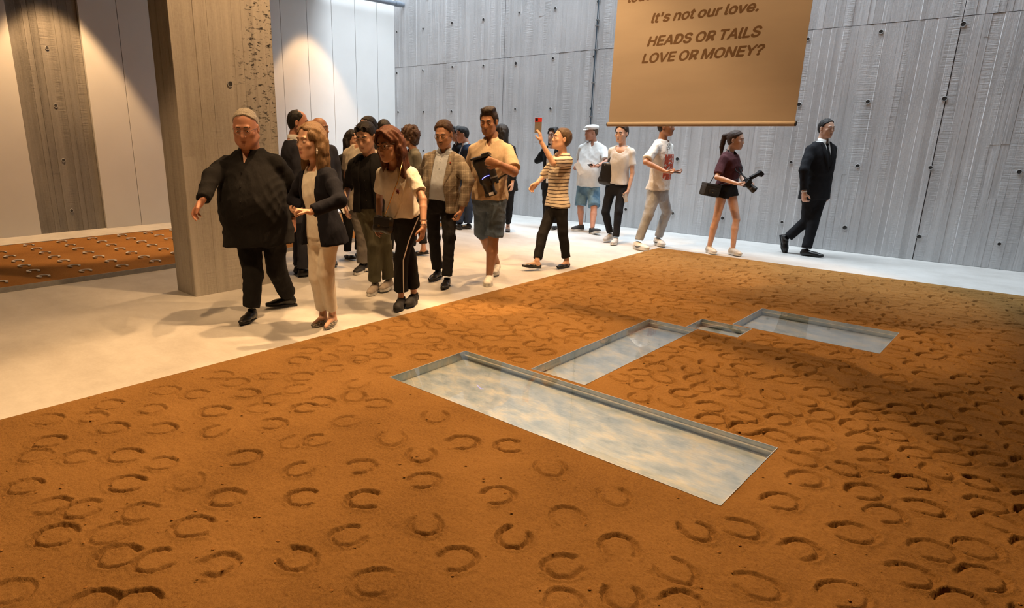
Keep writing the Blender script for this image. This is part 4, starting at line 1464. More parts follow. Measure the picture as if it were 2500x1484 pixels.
def shoe_mesh(style):
    if style in SHOE: return SHOE[style]
    f = Field((-.07, -.09, -.02), (.07, .22, .14), .0062)
    fx = np.array([1.0, 0, 0]); fz = np.array([0, 0, 1.0])
    extra = []
    if style == 'sneaker':
        f.cone((0, -.035, .045), (0, .02, .05), .036, .038, 0); f.cone((0, .02, .05), (0, .10, .034), .038, .040, .02, flat=fz, ratio=.95)
        f.cone((0, .10, .034), (0, .150, .030), .041, .034, .02, flat=fz, ratio=.72); f.cone((0, -.025, .05), (0, -.018, .092), .036, .036, .015)
        f.plane((0, 0, .100), (0, 0, 1)); f.plane((0, 0, .022), (0, 0, -1))
        th, hx = .030, 1.15
        for i in range(4):
            y = .035 + i * .022; z = .088 - i * .0135
            extra.append(('lace', MB().tube([(-.020, y, z - .012), (0, y + .004, z + .004 - (.006 if i > 1 else 0)), (.020, y, z - .012)], .0035, 6).mesh('lace')))
    elif style == 'dress':
        f.cone((0, -.035, .042), (0, .02, .045), .033, .035, 0); f.cone((0, .02, .045), (0, .10, .028), .035, .036, .02, flat=fz, ratio=.85)
        f.cone((0, .10, .028), (0, .172, .020), .037, .024, .02, flat=fz, ratio=.65); f.cone((0, -.022, .045), (0, -.014, .09), .034, .034, .015)
        f.plane((0, 0, .095), (0, 0, 1)); f.plane((0, 0, .010), (0, 0, -1))
        th, hx = .014, 1.0
    elif style == 'flat':
        f.cone((0, -.035, .028), (0, .02, .026), .033, .034, 0); f.cone((0, .02, .026), (0, .10, .022), .034, .036, .02, flat=fz, ratio=.8)
        f.cone((0, .10, .022), (0, .165, .018), .037, .026, .02, flat=fz, ratio=.6)
        f.cone((0, -.008, .064), (0, .070, .056), .036, .026, .006, 's'); f.plane((0, 0, .052), (0, 0, 1)); f.plane((0, 0, .008), (0, 0, -1))
        th, hx = .010, .98
    v, q = f.mesh()
    up = mesh_np('shoe', v, q)
    n = 28; out = []
    for i in range(n):
        a = 2 * math.pi * i / n
        c, s_ = math.cos(a), math.sin(a)
        y = .055 + .128 * s_ if style != 'dress' else .058 + .135 * s_
        w = .035 + .009 * math.exp(-((y - .105) / .06) ** 2) - .006 * math.exp(-((y - .03) / .04) ** 2)
        out.append((c * w * hx * (1 - .12 * max(0, s_) ** 3), y))
    m = MB().prism(out, 0, th)
    if style == 'dress': m.prism([(x * 1.0, y) for x, y in [(-.03, -.072), (.03, -.072), (.032, -.01), (-.032, -.01)]], -.0, .012)
    SHOE[style] = (up, m.mesh('sole'), extra)
    return SHOE[style]


SKINS = {'tan': skin('tan_skin', (.46, .25, .16)), 'ruddy': skin('ruddy_skin', (.50, .24, .155)), 'fair': skin('fair_skin', (.60, .36, .25)), 'brown': skin('brown_skin', (.36, .18, .10)), 'dark': skin('dark_skin', (.30, .135, .07))}

# ------------------------------------------------------------------ cloth colours
BLACK = cloth('black_cloth', (.010, .0095, .010), fold=.5)
TUNIC = cloth('black_tunic_cloth', (.009, .0085, .009), fold=.5)
JEANB = cloth('black_denim', (.012, .0115, .013), fold=.6)
NAVY = cloth('navy_suit_cloth', (.034, .036, .050), fold=.35)
NAVYJ = cloth('navy_blazer_cloth', (.008, .009, .016), fold=.4)
WHITE = cloth('white_cotton', (.70, .69, .665), fold=.28)
CREAM = cloth('cream_cotton', (.70, .66, .58), fold=.55)
IVORY = cloth('ivory_trouser_cloth', (.70, .655, .57), fold=.5)
OLIVE = cloth('olive_cotton', (.085, .080, .052), fold=.6)
OLIVET = cloth('olive_grey_tee', (.14, .135, .11), fold=.4)
GREYT = cloth('grey_trouser_cloth', (.16, .145, .13), fold=.6)
GREYJ = cloth('grey_denim', (.33, .34, .35), fold=.7, var=.22)
BEIGE = cloth('beige_polo_cotton', (.50, .385, .265), fold=.45)
MAROON = cloth('maroon_shirt_cloth', (.085, .026, .028), fold=.5)
SHIRTB = cloth('pale_blue_shirt_cloth', (.42, .47, .55), fold=.5)
PATT = cloth('speckled_shirt_cloth', (.50, .45, .37), weave=120, fold=.3, var=.35)


def denim(name, c0, c1):
    m, nt, bs = nodes(name)
    v = coords(nt)
    a = noise(nt, v, 7, 5, .6); b = noise(nt, coords(nt, (1, 1, .2)), 300, 2)
    s = mathn(nt, 'ADD', mathn(nt, 'MULTIPLY', a, .8), mathn(nt, 'MULTIPLY', b, .2))
    L(nt, ramp(nt, s, [(.35, c0), (.66, c1)]), bs.inputs['Base Color'])
    bs.inputs['Roughness'].default_value = .9
    bump(nt, bs, noise(nt, v, 16, 4), .45, .02)
    return m


DENIM = denim('washed_blue_denim', (.05, .092, .165), (.15, .225, .34))
DENIM2 = denim('bright_blue_denim', (.06, .13, .20), (.17, .29, .38))


def check_cloth():
    m, nt, bs = nodes('beige_check_tweed')
    v = coords(nt)
    sep = nt.nodes.new('ShaderNodeSeparateXYZ'); L(nt, v, sep.inputs[0])
    side = mathn(nt, 'ADD', mathn(nt, 'MULTIPLY', sep.outputs['X'], RTH[0]), mathn(nt, 'MULTIPLY', sep.outputs['Y'], RTH[1]))

    def lines(c, per, w):
        fr = mathn(nt, 'FRACT', mathn(nt, 'MULTIPLY', c, 1 / per)); return mathn(nt, 'LESS_THAN', fr, w)
    base = ramp(nt, noise(nt, v, 160, 3, .7), [(.3, (.13, .105, .078)), (.7, (.25, .21, .16))])
    l1 = mathn(nt, 'ADD', lines(side, .062, .16), lines(sep.outputs['Z'], .075, .14))
    l2 = mathn(nt, 'ADD', lines(mathn(nt, 'ADD', side, .03), .062, .10), lines(mathn(nt, 'ADD', sep.outputs['Z'], .036), .075, .10))
    c = mixc(nt, mathn(nt, 'MULTIPLY', l1, .32), base, (.44, .39, .31))
    c = mixc(nt, mathn(nt, 'MULTIPLY', l2, .35), c, (.11, .085, .06))
    L(nt, c, bs.inputs['Base Color']); bs.inputs['Roughness'].default_value = .9
    n1 = bump(nt, bs, noise(nt, v, 12, 3), .4, .03); bump(nt, bs, noise(nt, v, 500, 2), .2, .002, n1)
    return m


def stripe_cloth():
    m, nt, bs = nodes('cream_striped_jersey')
    sep = nt.nodes.new('ShaderNodeSeparateXYZ'); v = coords(nt); L(nt, v, sep.inputs[0])
    z = mathn(nt, 'ADD', sep.outputs['Z'], mathn(nt, 'MULTIPLY', noise(nt, v, 4, 2), .05))
    fr = mathn(nt, 'FRACT', mathn(nt, 'MULTIPLY', z, 1 / .0395))
    f = mathn(nt, 'LESS_THAN', fr, .24)
    L(nt, mixc(nt, f, (.66, .58, .46), (.075, .05, .042)), bs.inputs['Base Color'])
    bs.inputs['Roughness'].default_value = .9
    bump(nt, bs, noise(nt, v, 14, 3), .45, .03)
    return m


def print_cloth():
    """white tee with a block of red print on the chest"""
    m, nt, bs = nodes('white_tee_red_print')
    v = coords(nt)
    sep = nt.nodes.new('ShaderNodeSeparateXYZ'); L(nt, v, sep.inputs[0])
    side = mathn(nt, 'ADD', mathn(nt, 'MULTIPLY', sep.outputs['X'], RTH[0]), mathn(nt, 'MULTIPLY', sep.outputs['Y'], RTH[1]))
    z = sep.outputs['Z']
    inb = mathn(nt, 'MULTIPLY', mathn(nt, 'MULTIPLY', mathn(nt, 'GREATER_THAN', z, .97), mathn(nt, 'LESS_THAN', z, 1.31)), mathn(nt, 'GREATER_THAN', side, PRINT_X))
    n = noise(nt, coords(nt, (1, 1, 1)), 22, 3)
    k = mathn(nt, 'MULTIPLY', inb, ramp(nt, n, [(.42, (0, 0, 0)), (.46, (1, 1, 1))]))
    dk = mathn(nt, 'MULTIPLY', inb, ramp(nt, noise(nt, v, 45, 2), [(.60, (0, 0, 0)), (.62, (1, 1, 1))]))
    c = mixc(nt, k, (.72, .69, .64), (.55, .10, .05)); c = mixc(nt, dk, c, (.08, .05, .05))
    L(nt, c, bs.inputs['Base Color']); bs.inputs['Roughness'].default_value = .9
    bump(nt, bs, noise(nt, v, 14, 3), .45, .03)
    return m


CHECK, STRIPE = check_cloth(), stripe_cloth()
H_WHITE = hairmat('grey_white_hair', (.42, .38, .32)); H_BLOND = hairmat('dark_blond_hair', (.15, .088, .042)); H_BLACK = hairmat('black_hair', (.014, .011, .010))
H_BROWN = hairmat('brown_hair', (.055, .028, .016)); H_RED = hairmat('auburn_hair', (.085, .030, .014)); H_DARK = hairmat('dark_brown_hair', (.026, .015, .010)); H_GREYB = hairmat('grey_brown_hair', (.10, .065, .04))
LBLACK = plain('black_leather', (.012, .011, .011), .32); LSOLE = plain('black_rubber', (.015, .014, .014), .7)
WSHOE = plain('white_sneaker', (.66, .65, .62), .6); WSOLE = plain('white_rubber', (.62, .61, .58), .6); GSHOE = plain('grey_sneaker', (.42, .40, .38), .7)
BSHOE = plain('black_sneaker', (.02, .019, .02), .75); TSHOE = plain('taupe_sneaker', (.34, .29, .25), .75)
GOLD = plain('gold_metal', (.60, .38, .14), .25, 1.0); SILVER = plain('silver_metal', (.65, .64, .62), .25, 1.0); FRAME = plain('dark_frame', (.03, .025, .022), .35)
WIRE = plain('thin_metal_frame', (.20, .18, .16), .3, .8); PEARL = plain('pearl', (.80, .76, .70), .25); BELT = plain('dark_brown_belt', (.03, .02, .014), .4)
M_LENS = M_GLASS
SNAKE, nt, bs = nodes('snake_print_leather')
vo = N(nt, 'ShaderNodeTexVoronoi', Scale=70.0); vo.feature = 'DISTANCE_TO_EDGE'; L(nt, coords(nt), vo.inputs['Vector'])
L(nt, ramp(nt, vo.outputs['Distance'], [(.06, (.03, .025, .02)), (.22, (.48, .42, .34))]), bs.inputs['Base Color']); bs.inputs['Roughness'].default_value = .4


def buttons(p, ts, mat, off=.0, r=.006, g=.018):
    for t in ts:
        c = p.pel + p.up * t * p.T
        tsA, hw, hd, of = PROF[p.build]
        v = np.interp(t, tsA, hd) * p.k + np.interp(t, tsA, of) * p.k + g
        c = c + p.F * v + p.R * off - p.base
        MB().tube([c - p.F * .004, c + p.F * .004], r, 10).build('button', mat, p.root)


def collar(p, mat, r=.062, h=.035, name='collar', gap=.5, out=.016, tiltf=.02):
    """turned collar round the neck, open at the front"""
    v, f = [], []
    n = 22
    nk = p.nck - p.up * .012
    ax = unit(p.hd - p.nck)
    for i in range(n):
        a = gap / 2 + (2 * math.pi - gap) * i / (n - 1)
        dr = p.F * math.cos(a) * 1.02 + p.R * math.sin(a)
        b = nk - p.base + dr * r * p.k + p.F * .012 - p.up * tiltf * max(0, math.cos(a))
        t = b + p.up * h * p.k - dr * .006
        o = b + dr * out * (1 - .35 * max(0, math.cos(a))) - p.up * (.014 + (.030 if out > .008 else .004) * max(0, math.cos(a)) ** 2)
        v += [b, t, t + dr * .005, o, o - dr * .005 - p.up * .002]
    for i in range(n - 1):
        for j in range(4):
            f.append((i * 5 + j, i * 5 + j + 1, i * 5 + 5 + j + 1, i * 5 + 5 + j))
    MB().add(v, f, 0, True).build(name, mat, p.root)


def belt(p, mat, t=.10, w=.017, g=.011):
    v, f = [], []
    n = 30
    tsA, hw, hd, of = PROF[p.build]
    for i in range(n):
        a = 2 * math.pi * i / n
        c, s_ = math.cos(a), math.sin(a)
        rr_ = 1 / ((abs(c) ** 2.25 + abs(s_) ** 2.25) ** (1 / 2.25))
        q = p.pel - p.base + p.up * t * p.T + p.R * c * rr_ * (np.interp(t, tsA, hw) * p.k + g) + p.F * (s_ * rr_ * (np.interp(t, tsA, hd) * p.k + g) + np.interp(t, tsA, of) * p.k)
        v += [q - p.up * w, q + p.up * w]
    for i in range(n):
        j = (i + 1) % n; f.append((2 * i, 2 * j, 2 * j + 1, 2 * i + 1))
    MB().add(v, f, 0, True).build('belt', mat, p.root)


def band(p, q, mat, name, fr=.92, r=.030, w=.004):
    S, E, W, D, pn = p.arm[q]
    c = E + (W - E) * fr; ax = unit(W - E)
    a = unit(np.cross(ax, [0, 0, 1.0])); b = np.cross(ax, a)
    MB().tube([c - p.base + (a * math.cos(x) + b * math.sin(x)) * r * p.k for x in np.linspace(0, 2 * math.pi, 17)], w, 6, cap=False).build(name, mat, p.root)


PEOPLE = {}
# ---- 1 the heavy man in black, leading the group
p = PEOPLE['big'] = Person((655, 766), 1.75, -22, 'big', head=1.22, phead=-14, pit=14, pel=(632, 548), nck=(608, 362), hd=(600, 314), dn=.03, dh=.12, skin_col='ruddy',
    arms={'R': ((517, 432), 1, (495, 488), 1, (474, 518)), 'L': ((712, 458), -1, (716, 531), 1, (718, 570))},
    legs={'R': ((618, 668), (613, 757), .085, (588, 792), .015), 'L': ((676, 660), (704, 722), .10, (648, 748), .02)})
tag(p.root, 'heavily built man in a long black shirt pointing a hand down to the left', 'person')
p.head_field(chub=.010, neck=.066, jaw=1.12, nose=1.15); p.core()
p.arm_field('R', .3, curl=.55, spread=.16, hk=1.12); p.arm_field('L', .6, curl=.45, hk=1.1); p.finish_body()
p.eyes(brow=(.10, .07, .05), lip=(.26, .085, .06), shut=True); p.hair('hair', H_WHITE, 'grey')
p.glasses(WIRE, M_LENS, r=.019)
p.top('tunic_shirt', TUNIC, g=.016, hem=-.24, sleeve=2, sr=(.088, .072, .058), flare=.02, wr=.007, vox=.011, open_=(.80, 1.02, .0, .045, .0))
collar(p, TUNIC, r=.078, h=.03, gap=1.0); buttons(p, (.2, .38, .56, .72), LBLACK)
p.trousers('trousers', BLACK, r=(.118, .088, .075), hem=.97, waist=.1, wr=.006, vox=.011)
p.shoes('dress', [LBLACK, LSOLE], 1.08)

# ---- 2 the blond woman in a dark blazer
p = PEOPLE['blond'] = Person((782, 798), 1.64, -48, 'f', head=1.12, phead=-50, pit=4, pel=(788, 560), nck=(772, 400), hd=(758, 345), dh=.03, skin_col='fair',
    arms={'L': ((829, 490), 1, (757, 518), 1, (722, 512)), 'R': ((716, 486), -1, (744, 512), 1, (722, 516))},
    legs={'R': ((774, 676), (789, 768), .075, (753, 803), .015), 'L': ((796, 668), (812, 770), .08, (784, 813), .012)})
tag(p.root, 'blond woman in a dark blazer and ivory trousers with clasped hands', 'person')
p.head_field(); p.core(); p.arm_field('L', .3, curl=.9, hk=.95, nrm=-FWH * .2 - np.array([0, 0, 1.0])); p.arm_field('R', .3, curl=.8, hk=.95, nrm=np.array([0, 0, 1.0]))
p.leg_field('R', top=0.0, foot=True); p.leg_field('L', top=0.0, foot=True); p.finish_body()
p.eyes(brow=(.12, .07, .04), lip=(.42, .13, .11)); p.hair('hair', H_BLOND, 'bob', vol=.004)
p.top('white_top', CREAM, g=.010, hem=-.12, sleeve=0, neckline=.008, wr=.003)
p.top('blazer', NAVYJ, g=.026, hem=-.22, sleeve=1.92, sr=(.070, .060, .050), flare=.035, wr=.005, open_=[(.18, 1.02, .070, .085, .0), (-.35, .20, .115, .07, .0)])
p.trousers('trousers', IVORY, r=(.090, .068, .056), hem=.93, wr=.005)
p.shoes('flat', [SNAKE, GSHOE], .98)
for sg in (-1, 1):
    c = p.H(sg * .086, .022, -.050) - p.base
    MB().tube([c + [0, 0, .012], c + [0, 0, -.012]], [.004, .008], 8).tube([c + [0, 0, -.016], c + [0, 0, -.034]], [.008, .006], 8).build('earring', PEARL, p.root)

# ---- 3 man in a navy suit turned away behind them
p = Person((735, 672), 1.77, 105, 'm', head=1.05, phead=82, pit=6, hd=(729, 300), nck=(716, 340), skin_col='ruddy', pel=(726, 500), lean=0)
tag(p.root, 'balding man in a navy suit turned away beside the pillar', 'person')
p.head_field(); p.core(); p.arm_field('R', .3); p.arm_field('L', .3); p.finish_body(); p.eyes(); p.hair('hair', H_BLACK, 'balding')
p.top('shirt', WHITE, g=.010, hem=-.05, sleeve=0, wr=0); collar(p, WHITE, r=.068, h=.062, gap=.6, out=.006)
p.top('suit_jacket', NAVY, g=.026, hem=-.26, sleeve=1.93, sr=(.074, .060, .050), flare=.03, open_=(.25, 1.02, .0, .07, .0))
p.trousers('trousers', NAVY, hem=.98, r=(.094, .072, .064)); p.shoes('dress', [LBLACK, LSOLE])

# ---- 4 bald man behind the blond woman
p = Person((793, 648), 1.70, 15, 'm', head=1.05, phead=60, pel=(783, 500), nck=(776, 345), hd=(781, 315), skin_col='brown')
tag(p.root, 'bald man hidden behind the blond woman, only his crown showing', 'person')
p.head_field(); p.core(); p.arm_field('R', .3); p.arm_field('L', .3); p.finish_body(); p.eyes(); p.hair('hair', H_BLACK, 'none')
p.top('suit_jacket', NAVY, g=.022, hem=-.26, sleeve=1.93, sr=(.074, .060, .050), flare=.03, vox=.012); p.trousers('trousers', NAVY, hem=.98, vox=.012); p.shoes('dress', [LBLACK, LSOLE])

# ---- 5 person with sunglasses pushed up, dark shirt and olive trousers
p = PEOPLE['shades'] = Person((914, 712), 1.70, -22, 'm', head=1.10, phead=-24, pit=20, pel=(908, 505), nck=(900, 374), hd=(892, 334), dh=.05, skin_col='fair', shoulder=.160,
    arms={'R': ((850, 452), -1, (842, 497), 1, (849, 530)), 'L': ((944, 460), -1, (940, 520), 1, (938, 545))},
    legs={'R': ((914, 596), (915, 694), .085, (886, 731), .015), 'L': ((938, 590), (948, 684), .10, (926, 714), .02)})
tag(p.root, 'young person in an open black shirt and olive trousers, sunglasses pushed up', 'person')
p.head_field(jaw=.92); p.core(); p.arm_field('R', 1.0, curl=.3, spread=.14, r=(.040, .033, .024)); p.arm_field('L', 1.0); p.finish_body()
p.eyes(brow=(.02, .014, .01), lip=(.36, .13, .10), browk=1.15, shut=True); p.hair('hair', H_BLACK, 'tied', vol=.004)
p.glasses(FRAME, plain('dark_lens', (.02, .018, .016), .08), up=.088, back=-.028, r=.023, name='sunglasses')
p.top('black_top', TUNIC, g=.008, hem=-.02, sleeve=0, wr=.003, neckline=-.006)
p.top('open_shirt', BLACK, g=.020, hem=-.08, sleeve=1.22, sr=(.064, .056, .052), flare=.03, open_=(-.3, 1.02, .085, .045, .0))
buttons(p, (.15, .33, .52, .7), SILVER, g=.010, r=.004)
p.trousers('cargo_trousers', OLIVE, r=(.092, .076, .068), hem=.97, wr=.008); p.shoes('sneaker', [TSHOE, WSOLE, WSOLE], 1.05)

# ---- 6 man behind in a speckled shirt
p = Person((884, 662), 1.74, -35, 'm', head=1.08, phead=-40, pel=(884, 495), nck=(880, 352), hd=(897, 314), skin_col='tan',
    arms={'R': ((846, 430), -1, (860, 488), 1, (861, 508))},
    legs={'R': ((886, 580), (884, 646), .085, (856, 674), .015), 'L': ((900, 578), (905, 640), .09, (884, 660), .02)})
tag(p.root, 'man in a speckled light shirt and black sneakers behind the sunglasses wearer', 'person')
p.head_field(); p.core(); p.arm_field('R', 1.6); p.arm_field('L', 1.6); p.finish_body(); p.eyes(); p.hair('hair', H_BLACK, 'short')
p.top('shirt', PATT, g=.016, hem=-.12, sleeve=.65, sr=(.068, .058, .05), vox=.010); p.trousers('trousers', GREYT, r=(.098, .08, .07), hem=.97, wr=.007, vox=.010); p.shoes('sneaker', [BSHOE, WSOLE, BSHOE], 1.1)

# ---- 7 woman in a dark jacket behind them
p = Person((862, 630), 1.62, 35, 'f', head=1.05, phead=40, pel=(860, 498), nck=(856, 370), hd=(862, 343), skin_col='tan')
tag(p.root, 'dark-haired woman in a black jacket behind the speckled shirt', 'person')
p.head_field(); p.core(); p.arm_field('R', .3); p.arm_field('L', .3); p.finish_body(); p.eyes(); p.hair('hair', H_BLACK, 'longback')
p.top('jacket', BLACK, g=.024, hem=-.12, sleeve=1.9, sr=(.068, .056, .048), vox=.011); p.trousers('trousers', BLACK, hem=.97, vox=.011, r=(.088, .062, .052)); p.shoes('flat', [LBLACK, LSOLE])

# ---- 8 woman leaning forward in a white tee
p = PEOPLE['tee'] = Person((992, 752), 1.64, -30, 'f', head=1.14, phead=-36, pit=14, tilt=-4, pel=(985, 528), nck=(965, 398), hd=(948, 352), dn=.10, dh=.18, skin_col='tan', shoulder=.155,
    arms={'L': ((1033, 487), 1, (1034, 552), 1, (1029, 592)), 'R': ((926, 482), -1, (926, 540), 1, (922, 560))},
    legs={'L': ((978, 632), (979, 728), .09, (950, 776), .02), 'R': ((1000, 630), (1010, 718), .10, (988, 752), .02)})
tag(p.root, 'auburn-haired woman in glasses and a loose white tee leaning forward', 'person')
p.head_field(); p.core(); p.arm_field('L', 2, curl=.45, r=(.040, .034, .024)); p.arm_field('R', 2); p.leg_field('R', top=0, foot=False); p.leg_field('L', top=0); p.finish_body()
p.eyes(brow=(.05, .025, .015), lip=(.36, .11, .09)); p.hair('hair', H_RED, 'long', vol=.006); p.glasses(FRAME, M_LENS)
p.top('white_tee', CREAM, g=.028, hem=.04, sleeve=.72, sr=(.068, .06, .05), flare=.02, wr=.007, neckline=.012)
p.trousers('striped_trousers', TUNIC, r=(.092, .071, .066), hem=.90, wr=.005, waist=.12, hemflare=.006); p.shoes('sneaker', [BSHOE, LSOLE, BSHOE], 1.08)
Hh, K, A, toe = p.leg['L']
sd = -p.R * .6 + p.F * .12 - FWH * .75
o_ = lambda c, r_: c + unit(sd) * r_ * p.k - p.base
MB().tube([o_(Hh - p.R * .03 + np.array([0, 0, .02]), .110), o_(Hh + (K - Hh) * .5, .086), o_(K, .075), o_(K + (A - K) * .45, .074), o_(K + (A - K) * .80, .078)], .0048, 6).build('side_stripe', WHITE, p.root)
c = p.pel + p.up * .58 * p.T + p.F * .150 * p.k - p.R * .075 - p.base
m = MB()
for i in range(7):
    a = i * .9; m.tube([c, c + p.R * .018 * math.cos(a) + p.up * .022 * math.sin(a) + p.F * .012], [.010, .004], 6)
m.build('brooch', plain('dark_red_brooch', (.12, .012, .018), .4), p.root)
band(p, 'L', SILVER, 'bracelet', .80, .031, .0022); band(p, 'L', SILVER, 'bracelet', .97, .030, .0026)

# ---- 9 dark head far behind, and 10 curly-haired woman
p = Person((936, 628), 1.72, 30, 'm', head=1.05, phead=170, hd=(938, 318), pel=(938, 480), nck=(938, 345), skin_col='brown')
tag(p.root, 'dark-haired man facing away behind the auburn-haired woman', 'person')
p.head_field(); p.core(); p.arm_field('R', .3); p.arm_field('L', .3); p.finish_body(); p.eyes(); p.hair('hair', H_BLACK, 'short', curl=.1)
p.top('jacket', BLACK, g=.02, hem=-.2, sleeve=1.93, sr=(.072, .06, .05), vox=.013); p.trousers('trousers', BLACK, hem=.98, vox=.013); p.shoes('dress', [LBLACK, LSOLE])
p = Person((1017, 618), 1.62, -70, 'f', head=1.05, phead=-80, hd=(996, 334), nck=(1008, 362), pel=(1015, 485), dn=0, skin_col='tan',
    legs={'L': ((1012, 555), (1003, 610), .10, (985, 628), .01), 'R': ((1030, 552), (1034, 606), .10, (1018, 622), .01)})
tag(p.root, 'curly-haired woman in an olive grey tee between two walkers', 'person')
p.head_field(); p.core(); p.arm_field('R', 1.6); p.arm_field('L', 1.6); p.leg_field('R', top=0, foot=True); p.leg_field('L', top=0, foot=True); p.finish_body(); p.eyes(); p.hair('hair', H_BROWN, 'curly', vox=.006)
p.top('olive_tee', OLIVET, g=.018, hem=-.1, sleeve=.7, sr=(.064, .052, .05), vox=.010); p.trousers('trousers', BLACK, hem=.9, vox=.010); p.shoes('flat', [LBLACK, LSOLE])

# ---- 11 man in a checked blazer
p = PEOPLE['blazer'] = Person((1080, 688), 1.71, -14, 'm', head=1.08, phead=-22, pit=18, pel=(1075, 490), nck=(1086, 366), hd=(1083, 328), dh=.06, skin_col='tan',
    arms={'L': ((1143, 441), 1, (1127, 512), 1, (1116, 540)), 'R': ((1034, 434), -1, (1034, 498), 1, (1036, 520))},
    legs={'R': ((1060, 582), (1068, 660), .10, (1044, 688), .015), 'L': ((1097, 578), (1091, 680), .085, (1083, 704), .012)})
tag(p.root, 'man in a beige checked blazer and glasses looking down', 'person')
p.head_field(jaw=1.04); p.core(); p.arm_field('L', .3, curl=.75); p.arm_field('R', .3, curl=.6); p.finish_body()
p.eyes(brow=(.05, .03, .02), lip=(.25, .09, .07), shut=True); p.hair('hair', H_BROWN, 'short', vol=.006); p.glasses(GOLD, M_LENS)
c = p.H(0, .099, -.049) - p.base
MB().tube([p.H(-.024, .088, -.053) - p.base, p.H(0, .098, -.047) - p.base, p.H(.024, .088, -.053) - p.base], [.002, .005, .002], 6).build('moustache', H_GREYB, p.root)
p.top('shirt', SHIRTB, g=.012, hem=.03, sleeve=0, wr=.003, prof='belly'); collar(p, SHIRTB, r=.064, h=.038, gap=.8, out=.018); buttons(p, (.3, .48, .66, .82), WSHOE, g=.05, r=.004)
p.top('checked_blazer', CHECK, g=.026, hem=-.20, sleeve=1.9, sr=(.074, .064, .054), flare=.035, wr=.005, open_=[(.30, 1.02, .070, .078, .0), (-.35, .31, .12, .070, .0)], prof='belly')
p.lapels(CHECK, .32, .070, .94, .074, .026, 'belly', .058)
c = p.pel + p.up * .78 * p.T + p.F * .150 * p.k - p.R * .105 - p.base
MB().tube([c - p.F * .004, c + p.F * .006], .008, 10).build('lapel_pin', plain('red_pin', (.35, .03, .02), .3), p.root)
p.trousers('jeans', JEANB, r=(.094, .070, .058), hem=.97, wr=.006); belt(p, BELT, .10, g=.016); p.shoes('dress', [LBLACK, LSOLE], 1.03)
band(p, 'L', GOLD, 'wedding_ring', 1.30, .012, .002)

# ---- 12 man in a navy suit facing left, 13 woman beside him
p = Person((1135, 555), 1.72, -78, 'm', head=1.04, phead=-82, pit=12, hd=(1128, 329), nck=(1138, 352), pel=(1142, 448), dh=.0, skin_col='ruddy',
    legs={'L': ((1144, 505), (1143, 547), .085, (1128, 557), .015), 'R': ((1124, 504), (1120, 548), .085, (1108, 556), .015)})
tag(p.root, 'man in a navy suit facing left between the blazer and the polo', 'person')
p.head_field(); p.core(); p.arm_field('R', .3, vox=.006); p.arm_field('L', .3, vox=.006); p.finish_body(); p.eyes(); p.hair('hair', H_BLACK, 'short')
p.top('shirt', WHITE, g=.010, hem=0, sleeve=0, wr=0, vox=.011); collar(p, WHITE, r=.062, h=.045, gap=.6, out=.004)
p.top('suit_jacket', cloth('blue_suit_cloth', (.020, .030, .055), fold=.3), g=.026, hem=-.26, sleeve=1.93, sr=(.074, .060, .050), vox=.011, open_=(.25, 1.02, .0, .07, .0))
p.trousers('trousers', cloth('blue_suit_cloth', (.020, .030, .055)), hem=.98, vox=.011, r=(.098, .08, .07)); p.shoes('dress', [LBLACK, LSOLE])
p = Person((1100, 544), 1.66, -70, 'f', head=1.08, phead=-80, hd=(1117, 327), nck=(1118, 350), pel=(1118, 445), skin_col='tan')
tag(p.root, 'dark-haired woman hidden behind the man in the navy suit', 'person')
p.head_field(vox=.006); p.core(); p.arm_field('R', .3, vox=.007); p.arm_field('L', .3, vox=.007); p.finish_body(); p.hair('hair', H_BLACK, 'long', vox=.007)
p.top('jacket', BLACK, g=.02, hem=-.2, sleeve=1.93, vox=.014); p.trousers('trousers', BLACK, hem=.98, vox=.014); p.shoes('flat', [LBLACK, LSOLE])

# ---- 14 tall young man in a beige polo carrying equipment
p = PEOPLE['polo'] = Person((1200, 690), 1.83, -14, 'm', head=1.06, phead=-18, pit=12, pel=(1195, 482), nck=(1199, 340), hd=(1193, 298), dh=.03, skin_col='brown', shoulder=.172,
    arms={'L': ((1254, 420), 1, (1218, 401), 1, (1194, 394), .01), 'R': ((1150, 424), -1, (1158, 434), 1, (1172, 452), .03)},
    legs={'L': ((1204, 584), (1195, 672), .085, (1184, 706), .015), 'R': ((1182, 578), (1212, 644), .115, (1200, 678), .02)})
tag(p.root, 'tall young man in a beige polo and denim shorts hugging black equipment', 'person')
p.head_field(); p.core(); p.arm_field('L', 2, curl=1.15, hk=1.08, nrm=unit(-p.F + p.R * .2), r=(.052, .046, .029)); p.arm_field('R', 2, curl=1.0, hk=1.05, nrm=unit(-p.R - p.F * .6), r=(.052, .044, .029))
p.leg_field('L', top=.4, r=(.082, .056, .062, .036)); p.leg_field('R', top=.4, r=(.082, .056, .062, .036)); p.finish_body()
p.eyes(brow=(.015, .01, .008), lip=(.30, .10, .08), browk=1.25, shut=True); p.hair('hair', H_DARK, 'quiff', vol=.003)
p.top('polo_shirt', BEIGE, g=.024, hem=-.04, sleeve=.86, sr=(.074, .06, .05), flare=.010, wr=.006, open_=(.86, 1.02, .0, .04, .0)); collar(p, BEIGE, r=.070, h=.034, gap=.7, out=.032)
p.trousers('denim_shorts', DENIM, r=(.098, .092, .06), hem=.47, wr=.006, hemflare=.008); p.shoes('sneaker', [WSHOE, WSOLE, WSOLE], 1.08)
band(p, 'L', plain('red_cord', (.20, .015, .015), .6), 'wristband', .90, .031, .002)

